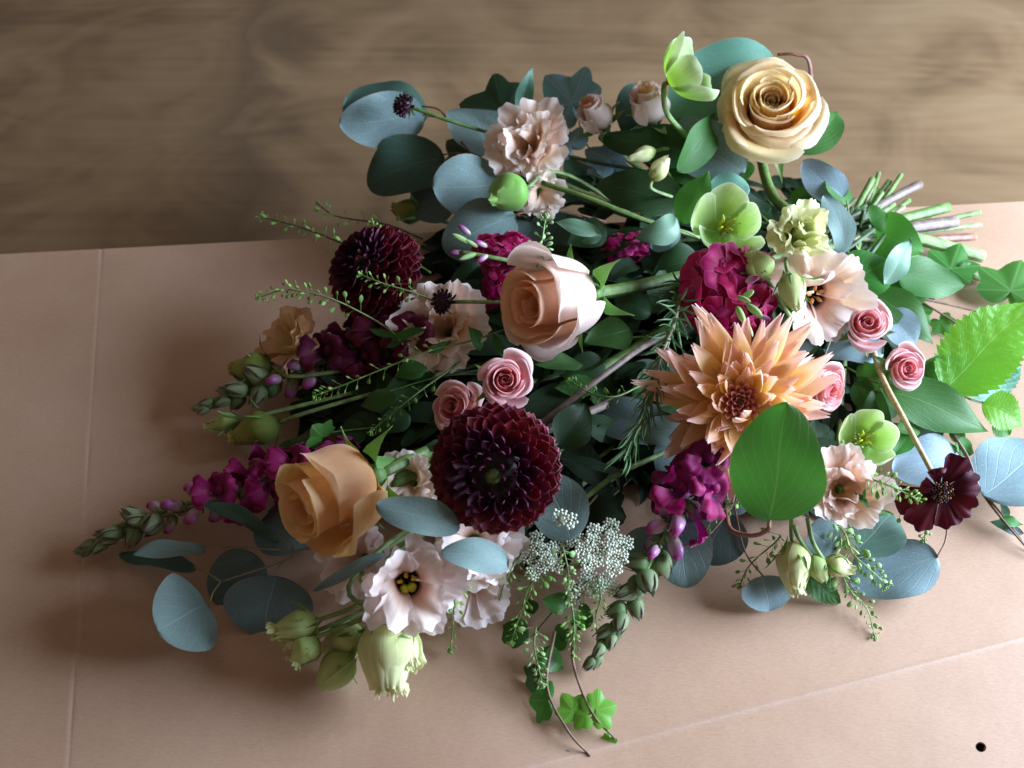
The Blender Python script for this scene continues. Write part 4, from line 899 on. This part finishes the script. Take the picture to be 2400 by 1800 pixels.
# ================================================================== greenery
g1 = 'eucalyptus_blue'; sky = 'eucalyptus_sky'; sl = 'eucalyptus_slate'; dp = 'eucalyptus_deep'
branch('eucalyptus branch with round blue leaves reaching to the upper left', [(1500, 500, .06), (1300, 430, .075), (1131, 381, .09), (1050, 284, .10)], [
    (g1, (996, 272, .10), (795, 290, .105), 128, -12, dict(flat=.3)), (dp, (1000, 262, .085), (802, 232, .09), 120, 25, dict(bend=.3)), (dp, (1040, 362, .085), (856, 425, .07), 138, 10),
    (g1, (1150, 350, .09), (1098, 236, .10), 112, 30), (g1, (1175, 430, .085), (1014, 442, .095), 144, -10, dict(flat=.3)), (sl, (1075, 440, .07), (960, 490, .055), 120, 25)],
    3.2, 'stem_red', twigs=[[(1050, 284, .10), (1020, 274, .104), (996, 272, .105)], [(1060, 300, .10), (1030, 258, .10), (985, 248, .09)], [(1131, 381, .09), (1080, 360, .09), (1040, 362, .085)]])
branch('eucalyptus leaves behind the small magenta stock spray', [(1420, 520, .05), (1300, 490, .07), (1210, 502, .085)], [
    (g1, (1210, 503, .085), (1038, 580, .07), 140, -6), (sl, (1250, 520, .06), (1180, 640, .05), 120, 10), (dp, (1330, 500, .06), (1290, 590, .05), 110, 20)], 3, 'stem_red')
lone_leaf('huge pale green eucalyptus leaf standing behind the cream rose', 'round', 'eucalyptus_sage', (1822, 128, .150), (1572, 258, .125), 178, 0, 'eucalyptus', 'eucalyptus_leaf', bend=.3, st=[(1865, 128, .152), (1898, 152, .145), (1900, 300, .10)], smat='stem_red')
lone_leaf('blue eucalyptus leaf below the huge pale one, left of the cream rose', 'round', g1, (1740, 400, .105), (1560, 290, .115), 130, -15, 'eucalyptus', 'eucalyptus_leaf')
branch('pale blue eucalyptus leaves beside the tie on the right of the cream rose', [(2040, 640, .04), (2000, 560, .06), (1985, 470, .09)], [
    (sky, (1982, 466, .09), (1884, 384, .115), 80, -25), (g1, (1990, 590, .075), (1942, 452, .105), 60, 20, dict(bend=.4)), ('green_leaf', (1985, 480, .085), (1925, 370, .105), 66, 55, dict(shape='ovate'))], 3, 'stem_olive')
branch('eucalyptus branch with flat blue leaves under the pink roses at right', [(1990, 660, .05), (1960, 760, .06), (1930, 840, .055)], [
    (sky, (2070, 822, .062), (1922, 806, .05), 84, 10, dict(flat=.85)), (sky, (2075, 735, .055), (2150, 800, .045), 84, -10), (sl, (1815, 828, .07), (1912, 795, .075), 58, 15)], 3, 'stem_olive')
lone_leaf('big broad green eucalyptus leaf in front of the peach dahlia', 'egg', 'eucalyptus_green', (1803, 1218, .118), (1846, 946, .185), 208, -4, 'eucalyptus', 'eucalyptus_leaf', bend=.12, fold=-.06, wave=.03, flat=.12, st=[(1798, 1243, .108), (1760, 1255, .09), (1712, 1240, .07), (1700, 1180, .06)], smat='stem_red')
branch('eucalyptus branch with blue leaves spread on the cardboard at far right', [(2060, 900, .05), (2180, 960, .045), (2262, 1060, .04), (2305, 1160, .03), (2420, 1300, .015)], [
    (sky, (2098, 1000, .045), (2215, 1052, .035), 62, 10), (sky, (2268, 1062, .04), (2100, 1096, .045), 100, -8, dict(flat=.85)), (sky, (2306, 1160, .032), (2452, 1052, .035), 150, 0, dict(flat=.85))], 4, 'stem_brown')
branch('large flat blue eucalyptus leaf lying on the cardboard below the chocolate flower', [(2222, 1225, .035), (2215, 1270, .032), (2196, 1306, .030)], [
    (sky, (2198, 1304, .030), (1992, 1366, .016), 142, 0, dict(flat=.85))], 2.6, 'stem_red', r1=2.2)
branch('grey green eucalyptus leaf behind the cream lisianthus at right', [(1950, 1180, .05), (1990, 1230, .045), (2010, 1275, .04)], [
    (dp, (2015, 1280, .04), (2100, 1196, .03), 92, 0), (sl, (1900, 1240, .05), (1960, 1290, .03), 90, 0)], 2.6, 'stem_olive')
branch('eucalyptus branch with slate leaves under the big green leaf', [(1800, 1050, .05), (1720, 1180, .055), (1650, 1262, .05), (1570, 1290, .045)], [
    (sl, (1770, 1170, .05), (1655, 1120, .06), 124, 0), (g1, (1590, 1210, .055), (1612, 1378, .03), 142, 8), (sl, (1705, 1200, .05), (1650, 1320, .03), 150, 0), (sky, (1788, 1350, .03), (1806, 1432, .018), 122, -6, dict(flat=.85)), (g1, (1545, 1240, .05), (1500, 1350, .03), 130, 10)], 3, 'stem_red',
    twigs=[[(1720, 1180, .055), (1745, 1290, .04), (1788, 1350, .03)]])
branch('eucalyptus branch with slate leaves deep between the rosemary and the peach dahlia', [(1700, 850, .05), (1620, 930, .055), (1560, 1000, .055)], [
    (sl, (1590, 1004, .06), (1385, 972, .05), 104, 15), (g1, (1585, 885, .06), (1466, 868, .055), 66, 10), (g1, (1612, 1000, .065), (1494, 1016, .06), 72, -10), (sl, (1620, 1040, .05), (1560, 1130, .045), 110, 0)], 3, 'stem_olive')
branch('blue eucalyptus leaf right behind the front burgundy dahlia', [(1400, 1160, .06), (1360, 1210, .065), (1335, 1262, .07)], [
    (g1, (1338, 1262, .075), (1276, 1108, .085), 130, -8), (dp, (1460, 1105, .07), (1318, 1070, .07), 24, 0), ('dark_leaf', (1318, 1045, .08), (1378, 940, .085), 84, 20, dict(shape='ovate'))], 3, 'stem_olive')
branch('eucalyptus branch with leaves fanned out at the lower left', [(830, 1262, .05), (740, 1283, .045), (691, 1291, .042), (669, 1313, .040), (517, 1364, .034)], [
    (g1, (491, 1412, .03), (376, 1472, .052), 150, -4, dict(bend=.05, flat=.2)), (g1, (485, 1280, .038), (314, 1292, .055), 40, 20), (dp, (454, 1329, .03), (274, 1294, .022), 38, 10), (dp, (653, 1256, .045), (468, 1166, .055), 36, 15),
    (sl, (645, 1350, .034), (618, 1497, .012), 208, 0), (sl, (600, 1300, .03), (510, 1420, .012), 140, 0), (sl, (722, 1270, .04), (620, 1190, .03), 120, 0)], 3.6, 'stem_olive',
    twigs=[[(691, 1291, .042), (590, 1285, .04), (485, 1280, .038)], [(691, 1291, .042), (675, 1270, .044), (653, 1256, .045)], [(669, 1313, .040), (652, 1330, .037), (645, 1350, .034)], [(517, 1364, .034), (490, 1345, .032), (454, 1329, .03)], [(517, 1364, .034), (500, 1388, .032), (491, 1412, .03)]])
lone_leaf('oval blue eucalyptus leaf in front of the lower left edge of the dahlia', 'round', g1, (1082, 1236, .105), (884, 1182, .125), 86, -6, 'eucalyptus', 'eucalyptus_leaf', group='blue eucalyptus leaves at the front')
lone_leaf('oval blue eucalyptus leaf lying on the pale pink lisianthus below the dahlia', 'round', g1, (1200, 1318, .085), (1044, 1290, .105), 74, 4, 'eucalyptus', 'eucalyptus_leaf', group='blue eucalyptus leaves at the front')
lone_leaf('narrow blue leaf seen edge-on beside the open lisianthus', 'round', g1, (902, 1296, .08), (734, 1384, .075), 30, 0, 'eucalyptus', 'eucalyptus_leaf', group='blue eucalyptus leaves at the front')
# ivy and green leaves
def sprig(label, path, leaves, r=3, smat='stem_green', cat='foliage', name='leafy_sprig', group='leafy green sprigs', shape='ovate', **kw):
    return branch(label, path, leaves, r, smat, (), cat, name, group, shape=shape, **kw)
iv = dict(shape='ivy')
sprig('dark ivy sprig behind the crumpled peach lisianthus', [(1400, 400, .06), (1260, 330, .075), (1190, 275, .085)], [
    ('ivy_dark', (1205, 268, .09), (1072, 238, .095), 140, 0, dict(iv)), ('ivy_dark', (1190, 262, .085), (1176, 188, .10), 90, 0, dict(iv)), ('ivy_dark', (1112, 368, .07), (1044, 322, .075), 84, 10, dict(iv))], 3, 'stem_brown', 'ivy', 'ivy_sprig', 'ivy sprigs')
lone_leaf('slender pale green leaf standing up at the top left of centre', 'lance', 'eucalyptus_sage', (1216, 280, .10), (1250, 152, .13), 40, 10)
sprig('bluish ivy sprig with one large leaf beside the leaning rosebud', [(1450, 420, .07), (1370, 330, .09), (1352, 240, .11)], [
    ('ivy_blue', (1356, 258, .11), (1270, 168, .12), 120, -10, dict(iv)), ('ivy_blue', (1345, 350, .09), (1300, 300, .095), 70, 0, dict(iv)), ('ivy_blue', (1440, 380, .085), (1370, 345, .09), 80, 15, dict(iv)), ('ivy_blue', (1440, 400, .08), (1400, 345, .085), 56, 30, dict(iv))], 2.4, 'stem_brown', 'ivy', 'ivy_sprig', 'ivy sprigs')
sprig('dark leafy sprig under the two rosebuds', [(1800, 520, .06), (1700, 420, .085), (1620, 354, .10)], [
    ('dark_leaf', (1632, 356, .11), (1400, 312, .105), 92, 15), ('dark_leaf', (1600, 468, .10), (1386, 420, .095), 104, 10), (dp, (1492, 325, .10), (1500, 186, .115), 84, 0, dict(shape='round')),
    ('bright_leaf', (1598, 520, .10), (1660, 398, .125), 78, -20), ('eucalyptus_sage', (1662, 446, .115), (1758, 440, .115), 74, 0, dict(shape='round')), ('green_leaf', (1606, 396, .115), (1694, 258, .13), 58, 40, dict(bend=.4)),
    ('green_leaf', (1885, 350, .10), (1977, 246, .105), 62, 10), ('green_leaf', (1660, 420, .09), (1560, 380, .09), 70, 10), ('dark_leaf', (1700, 480, .085), (1590, 440, .085), 90, -10), ('bright_leaf', (1755, 375, .10), (1735, 430, .09), 40, 0), ('green_leaf', (1920, 540, .07), (1905, 420, .085), 60, 10), ('bright_leaf', (1870, 440, .085), (1890, 500, .07), 50, 0)], 3, 'stem_green')
sprig('pale slender leaves above the peach rose', [(1700, 600, .06), (1600, 540, .085), (1500, 540, .09)], [
    ('pale_leaf', (1408, 546, .10), (1300, 518, .105), 40, 10, dict(shape='lance')), ('pale_leaf', (1600, 522, .10), (1496, 562, .095), 66, -30, dict(bend=.3)), (g1, (1590, 530, .09), (1528, 582, .08), 56, 0, dict(shape='round')), ('pale_leaf', (1412, 552, .09), (1360, 566, .085), 30, 0, dict(shape='lance')), ('dark_leaf', (1420, 530, .08), (1330, 570, .075), 70, 0), ('dark_leaf', (1640, 600, .07), (1530, 640, .06), 90, 0)], 2.5, 'stem_pale')
sprig('broad green leaves spreading right from below the tie', [(1960, 660, .05), (2030, 660, .055), (2085, 660, .055)], [
    ('bright_leaf', (1985, 668, .07), (2098, 606, .075), 104, -10), ('bright_leaf', (2035, 530, .06), (2165, 590, .055), 118, 15, dict(bend=.45)), ('pale_leaf', (2080, 665, .075), (2143, 552, .085), 44, 20, dict(shape='lance')),
    ('green_leaf', (2105, 645, .06), (2262, 670, .045), 82, 0), ('bright_leaf', (2078, 665, .055), (2195, 688, .04), 70, 10), ('green_leaf', (2045, 672, .065), (2194, 800, .045), 92, -10, dict(bend=.4)), ('bright_leaf', (2040, 520, .065), (2080, 500, .07), 66, 20), ('green_leaf', (2100, 900, .04), (2040, 830, .05), 50, 0)], 3, 'stem_green')
sprig('ivy trailing over the cut stems at the right', [(2140, 695, .03), (2250, 720, .022), (2340, 745, .018), (2420, 770, .015)], [
    ('ivy_green', (2222, 645, .03), (2254, 562, .04), 84, 0, dict(iv)), ('ivy_green', (2362, 700, .025), (2398, 598, .035), 110, 0, dict(iv)), ('ivy_green', (2240, 640, .03), (2275, 660, .025), 60, 0, dict(iv))], 3.2, 'stem_brown', 'ivy', 'ivy_sprig', 'ivy sprigs')
sprig('thin dark ivy stem with buds crossing the cardboard at the right edge', [(2130, 690, .03), (2250, 766, .022), (2330, 860, .02)], [
    ('ivy_green', (2200, 745, .022), (2230, 790, .015), 50, 0, dict(iv)), ('ivy_green', (2150, 720, .025), (2180, 760, .02), 40, 0, dict(iv))], 3, 'stem_brown', 'ivy', 'ivy_sprig', 'ivy sprigs')
mt = dict(shape='ovate', serr=17)
sprig('bright serrated mint leaves at the right edge', [(2100, 900, .05), (2210, 918, .052), (2260, 928, .05), (2312, 946, .045)], [
    ('mint_leaf', (2208, 918, .055), (2432, 706, .085), 156, -6, dict(mt, fold=.18)), ('eucalyptus_sage', (2262, 934, .045), (2390, 848, .04), 74, 10, dict(mt)), ('mint_leaf', (2308, 944, .05), (2402, 992, .04), 82, -10, dict(mt)), ('mint_leaf', (2240, 920, .045), (2180, 900, .045), 50, 0, dict(mt)), ('bright_leaf', (2330, 985, .035), (2370, 1020, .025), 44, 0, dict(mt))], 3.4, 'stem_olive', 'mint', 'mint_sprig', None)
sprig('dark glossy pointed leaves below the right pink rose', [(1980, 860, .05), (2040, 890, .055), (2080, 906, .06)], [
    ('green_leaf', (2078, 908, .068), (2330, 1004, .045), 106, -10, dict(bend=.25)), ('green_leaf', (2150, 868, .06), (2282, 862, .055), 60, 10, dict(shape='lance')), ('green_leaf', (2000, 900, .05), (2090, 990, .045), 66, 0), ('bright_leaf', (2100, 940, .045), (2020, 960, .05), 60, 0), ('green_leaf', (2020, 850, .06), (2060, 930, .05), 50, 20), ('bright_leaf', (2140, 1010, .05), (2090, 1070, .045), 44, 0), ('bright_leaf', (2150, 990, .05), (2105, 1010, .055), 36, 0)], 3, 'stem_green')
sprig('small green leaves on the dark stem above the chocolate flower', [(2180, 960, .045), (2230, 1020, .04), (2270, 1080, .035)], [
    ('green_leaf', (2210, 1000, .04), (2165, 1020, .04), 34, 0, dict(mt)), ('green_leaf', (2225, 1010, .04), (2265, 1030, .035), 36, 0, dict(mt)), ('bright_leaf', (2240, 1040, .04), (2285, 1060, .03), 30, 0), ('bright_leaf', (2240, 1045, .04), (2215, 1065, .035), 26, 0)], 2.6, 'stem_dark')
lone_leaf('small dark serrated leaf pointing down on the cardboard under the yellow buds', 'ovate', 'green_leaf', (1884, 1340, .03), (1972, 1414, .015), 66, 0, serr=9)
sprig('pale slender twig with narrow leaves at the far right edge', [(2318, 1170, .03), (2360, 1220, .022), (2420, 1300, .012)], [
    ('eucalyptus_sage', (2375, 1235, .02), (2318, 1222, .015), 22, 0, dict(shape='lance')), ('eucalyptus_sage', (2365, 1215, .022), (2345, 1170, .03), 18, 0, dict(shape='lance')), ('bright_leaf', (2345, 1215, .025), (2400, 1230, .02), 22, 0, dict(shape='lance')), (sky, (2400, 1250, .018), (2340, 1235, .015), 24, 0, dict(shape='lance'))], 3, 'stem_brown')
sprig('long ivy stem with lime leaves trailing to the bottom, left one of two', [(1300, 1480, .03), (1282, 1608, .022), (1332, 1714, .018), (1384, 1772, .012)], [
    ('ivy_dark', (1270, 1596, .02), (1224, 1622, .010), 74, 0, dict(iv)), ('ivy_green', (1290, 1642, .02), (1236, 1640, .016), 84, 0, dict(iv)), ('ivy_lime', (1350, 1676, .02), (1316, 1622, .024), 66, 0, dict(iv)), ('ivy_green', (1262, 1532, .026), (1324, 1566, .016), 58, 0), ('ivy_blue', (1340, 1765, .012), (1330, 1790, .008), 30, 0, dict(iv))], 4, 'stem_brown', 'ivy', 'ivy_sprig', 'ivy sprigs')
sprig('long ivy stem with lime leaves trailing to the bottom, right one of two', [(1350, 1440, .035), (1343, 1550, .026), (1386, 1668, .022), (1442, 1732, .014)], [
    ('ivy_lime', (1388, 1668, .022), (1448, 1652, .022), 80, 0, dict(iv)), ('ivy_lime', (1384, 1676, .022), (1322, 1668, .020), 62, 0, dict(iv)), ('ivy_green', (1332, 1422, .03), (1272, 1404, .035), 52, 0), ('ivy_lime', (1432, 1726, .014), (1420, 1752, .010), 34, 0, dict(iv)), ('bright_leaf', (1348, 1470, .03), (1362, 1430, .04), 30, 30)], 4, 'stem_brown', 'ivy', 'ivy_sprig', 'ivy sprigs')
sprig('dark leaves under the white lacy flowers at the bottom', [(1360, 1360, .03), (1290, 1440, .02), (1240, 1500, .014)], [
    ('green_leaf', (1235, 1492, .016), (1164, 1472, .012), 66, 0), ('green_leaf', (1330, 1470, .02), (1300, 1500, .015), 44, 0), ('green_leaf', (1250, 1440, .02), (1240, 1400, .025), 34, 0, dict(shape='lance')), ('bright_leaf', (1330, 1500, .016), (1290, 1520, .012), 34, 0, dict(shape='lance')), ('green_leaf', (1390, 1440, .02), (1350, 1480, .015), 30, 0, dict(shape='lance')), ('green_leaf', (1360, 1410, .025), (1385, 1470, .015), 30, 0, dict(shape='lance'))], 2.4, 'stem_dark')
sprig('green pointed leaf tips above the apricot rose', [(900, 1000, .05), (800, 1010, .055), (735, 1020, .06)], [
    ('bright_leaf', (760, 1030, .06), (735, 998, .075), 52, 0, dict(iv)), ('green_leaf', (760, 1036, .055), (640, 1052, .045), 44, 10, dict(mt)), ('dark_leaf', (860, 1010, .05), (780, 1020, .05), 60, 0)], 2.4, 'stem_green')
# pennycress sprigs
cress('bright sprig of seed pods arching over the side-on dahlia to the left', [(950, 815, .07), (916, 776, .085), (860, 740, .10), (777, 700, .115), (711, 684, .118), (666, 679, .117), (608, 697, .110)], 42, 20, 1, smat='stem_pale', s0=.38)
cress('short sprig of seed pods in front of the side-on dahlia', [(1060, 735, .09), (1011, 703, .10), (964, 684, .11), (900, 665, .12), (844, 643, .125)], 24, 18, 2, s0=.35)
cress('long sprig of seed pods crossing from the peach rose to the lower left', [(1182, 773, .10), (1100, 800, .10), (995, 826, .10), (806, 902, .09), (735, 928, .085)], 38, 19, 3, s0=.42, leaves=[((1155, 780, .10), (1190, 850, .09), 22, 0), ((1005, 825, .10), (1060, 800, .10), 20, 0), ((920, 790, .085), (1000, 770, .095), 22, 0), ((930, 790, .085), (860, 770, .09), 18, 10)])
cress('upright sprig of seed pods beside the top petal of the peach rose', [(1258, 628, .125), (1264, 590, .14), (1271, 561, .15), (1279, 508, .165)], 15, 20, 4, smat='pod_pale', s0=.15, mat='pod_pale', tipn=26)
cress('drooping sprig of seed pods left of the lacy flowers, longest one', [(1275, 1320, .05), (1262, 1346, .05), (1236, 1383, .045), (1219, 1442, .035), (1196, 1508, .025)], 46, 19, 5)
cress('drooping sprig of seed pods in front of the lacy flowers', [(1318, 1280, .075), (1330, 1330, .07), (1333, 1370, .06), (1332, 1416, .05)], 26, 16, 6, mat='pod_pale')
cress('drooping sprig of seed pods beside the green tip of the snapdragon', [(1340, 1420, .045), (1345, 1455, .04), (1345, 1490, .034), (1345, 1538, .026)], 26, 18, 7)
cress('drooping sprig of seed pods with a dense tip over the ivy stems', [(1256, 1470, .035), (1252, 1515, .032), (1262, 1565, .028), (1272, 1606, .024)], 28, 18, 8, mat='pod_pale', tipn=40)
cress('single sprig of seed pods hanging from the faded pink lisianthus', [(1090, 1355, .06), (1067, 1399, .05), (1062, 1462, .03), (1055, 1528, .018)], 28, 15, 9)
cress('pale sprig of seed pods hanging beside the flat blue leaf, upper one', [(1965, 1230, .05), (1982, 1255, .05), (2001, 1299, .045), (2042, 1337, .04), (2080, 1372, .03)], 44, 23, 10, mat='pod_pale', smat='pod_pale')
cress('pale sprig of seed pods hanging beside the flat blue leaf, lower one', [(1965, 1330, .035), (1975, 1351, .032), (1994, 1386, .026), (2032, 1427, .020), (2051, 1493, .012)], 32, 20, 11, mat='pod_pale', smat='pod_pale')
cress('sprig of seed pods crossing in front of the chocolate flower', [(2030, 1120, .09), (2062, 1130, .092), (2111, 1150, .09), (2152, 1172, .085)], 34, 20, 12, leaves=[((2040, 1190, .08), (2000, 1150, .085), 14, 0), ((2030, 1200, .075), (2100, 1205, .07), 14, 0)])
cress('sprig of seed pods hanging left of the round yellow green bud', [(1830, 1255, .05), (1817, 1271, .046), (1757, 1325, .035), (1733, 1374, .022)], 22, 20, 13)
cress('dark sprig of seed pods between the snapdragon and the big green leaf', [(1760, 1150, .08), (1743, 1166, .078), (1673, 1211, .07), (1650, 1258, .06)], 20, 18, 14)
cress('faint sprig of seed pods reaching left above the side-on dahlia, lower one', [(900, 610, .06), (809, 573, .055), (711, 535, .05), (609, 507, .045)], 26, 18, 15, smat='stem_dark', s0=.25, tipn=5)
cress('faint sprig of seed pods reaching left above the side-on dahlia, upper one', [(990, 560, .06), (904, 526, .055), (790, 507, .05), (742, 475, .05)], 20, 18, 16, smat='stem_dark', s0=.25, tipn=5)
cress('small sprig of seed pods below the chocolate flower', [(2110, 1200, .05), (2150, 1205, .045), (2170, 1230, .04), (2165, 1268, .03)], 16, 16, 17, mat='pod_pale')
cress('wispy sprig of seed pods in deep shade below the long crossing one', [(1080, 850, .07), (1000, 905, .075), (930, 960, .075), (868, 1012, .07)], 24, 17, 21, s0=.2)
cress('wispy sprig of seed pods behind the scabiosa head beside the peach rose', [(1010, 640, .07), (950, 600, .08), (900, 560, .085), (870, 520, .085)], 18, 15, 22, s0=.3, tipn=6)
cress('sprig of seed pods between the lacy flowers and the hanging snapdragon', [(1400, 1350, .05), (1408, 1400, .045), (1396, 1450, .036), (1402, 1500, .025)], 24, 16, 23)
cress('short sprig of seed pods left of the smaller lacy flower head', [(1225, 1290, .055), (1200, 1330, .055), (1180, 1372, .048), (1168, 1420, .036)], 22, 16, 24)
cress('sprig of seed pods arching over the dark leaves right of the pink stem', [(1500, 905, .075), (1440, 930, .085), (1380, 920, .09), (1335, 890, .09)], 22, 16, 25, s0=.2)
sprig('mid green leaves showing between the peach rose and the pink stem', [(1600, 800, .05), (1500, 790, .06), (1400, 800, .065)], [
    ('green_leaf', (1480, 770, .075), (1370, 800, .08), 70, 10), ('dark_leaf', (1420, 850, .07), (1310, 880, .07), 66, 0), ('green_leaf', (1400, 900, .07), (1300, 910, .07), 54, 15, dict(mt)), ('dark_leaf', (1530, 730, .07), (1440, 700, .075), 64, 10), ('green_leaf', (1370, 850, .075), (1250, 850, .085), 40, 20, dict(shape='lance')), ('dark_leaf', (1560, 880, .06), (1480, 930, .06), 70, 0)], 3, 'stem_green')
sprig('mid green leaves showing under the long crossing sprig at left', [(1200, 880, .05), (1050, 880, .06), (900, 920, .06)], [
    ('green_leaf', (1000, 860, .07), (920, 880, .065), 48, 0, dict(shape='lance')), ('green_leaf', (930, 930, .065), (840, 950, .055), 48, 10, dict(shape='lance')), ('dark_leaf', (960, 970, .06), (880, 1010, .055), 60, 0), ('green_leaf', (890, 800, .07), (960, 790, .08), 34, 0, dict(shape='lance')), ('green_leaf', (1130, 820, .075), (1100, 760, .085), 30, 20, dict(shape='lance')), ('dark_leaf', (900, 1000, .05), (800, 985, .05), 54, 0)], 2.6, 'stem_green')
# loose stems that show between the flowers
def lone_stem(label, path, r, mat):
    pts = [P(*q) for q in path]; T = thing('flower_stem', label, 'stem', pts[0], 'bare flower stems'); part('stalk', mesh('stalk', [tube(pts, r * S(pts[0]), None, 9, 7)], M_[mat]), T)
lone_stem('thick pinkish bare stem running up from the burgundy dahlia to the right', [(1240, 1015, .075), (1330, 945, .085), (1430, 868, .085), (1530, 800, .075), (1700, 720, .05)], 8, 'stem_purple')
lone_stem('green bare stem rising to the right above the hanging snapdragon', [(1340, 1200, .06), (1380, 1160, .065), (1450, 1110, .065), (1560, 1060, .05)], 6.5, 'stem_green')
lone_stem('green bare stem running right from under the crumpled peach lisianthus', [(1270, 428, .10), (1380, 465, .10), (1500, 512, .09), (1680, 570, .06)], 6.5, 'stem_green')
lone_stem('dark bare stem above the green stem, behind the pale green buds', [(1300, 360, .085), (1420, 385, .085), (1540, 410, .08), (1720, 480, .06)], 4, 'stem_dark')
lone_stem('dark slanting bare stem beside the thick pinkish one', [(1180, 1000, .05), (1280, 950, .06), (1420, 850, .05), (1560, 760, .045)], 7, 'stem_dark')

# leaves, the inner ones coloured for deep shade, and thin stems that fill the inside of the sheaf: nobody could count them
def filler():
    poly = [(1040, 520), (1180, 420), (1450, 380), (1650, 380), (1900, 440), (2000, 600), (2110, 760), (2130, 880), (2040, 1010), (1990, 1130), (1900, 1190), (1650, 1150), (1560, 1150), (1480, 1140), (1330, 1290), (1020, 1230), (920, 1200), (800, 1050), (690, 990), (700, 880), (840, 800), (940, 730), (980, 640)]
    def inside(x, y):
        c = False; j = len(poly) - 1
        for i in range(len(poly)):
            if (poly[i][1] > y) != (poly[j][1] > y) and x < (poly[j][0] - poly[i][0]) * (y - poly[i][1]) / (poly[j][1] - poly[i][1]) + poly[i][0]: c = not c
            j = i
        return c
    rg = np.random.default_rng(5); g = []; g2 = []; st = []
    n = 0
    while n < 760:
        x, y = rg.uniform(660, 2150), rg.uniform(360, 1300)
        if not inside(x, y): continue
        n += 1
        edge = min(1, min(math.hypot(x - a, y - b) for a, b in poly) / 200)
        h = rg.uniform(.012, .020 + .048 * edge); p = P(x, y, h); ln = rg.uniform(.030, .062) * (.6 + .4 * edge)
        to = (TIE - p); to.z = 0; to.normalize(); a = rg.normal(math.atan2(-to.y, -to.x), .7)
        d = Vector((math.cos(a), math.sin(a), rg.normal(0, .2)))
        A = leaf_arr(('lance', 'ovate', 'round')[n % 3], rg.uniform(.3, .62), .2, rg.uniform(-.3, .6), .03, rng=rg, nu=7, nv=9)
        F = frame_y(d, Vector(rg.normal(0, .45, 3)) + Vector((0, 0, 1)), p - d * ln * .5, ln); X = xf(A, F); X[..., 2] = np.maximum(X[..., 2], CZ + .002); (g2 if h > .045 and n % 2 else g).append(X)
        if n % 3 == 0:
            q = p + (TIE - p) * .5; q.z = .02
            st.append(tube([p, q, TIE + Vector(rg.normal(0, .012, 3))], .0013, .0018, 6, 5))
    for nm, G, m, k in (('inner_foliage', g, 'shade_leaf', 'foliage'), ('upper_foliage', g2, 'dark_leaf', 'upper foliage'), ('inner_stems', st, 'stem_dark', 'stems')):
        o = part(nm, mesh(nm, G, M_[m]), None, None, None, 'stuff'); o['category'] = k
        o['label'] = 'mass of leaves coloured for deep shade, filling the inside of the bouquet' if k == 'foliage' else 'loose green leaves between the flowers, above the darker leaves' if k == 'upper foliage' else 'tangle of thin dark stems inside the bouquet leading to the tie'
filler()
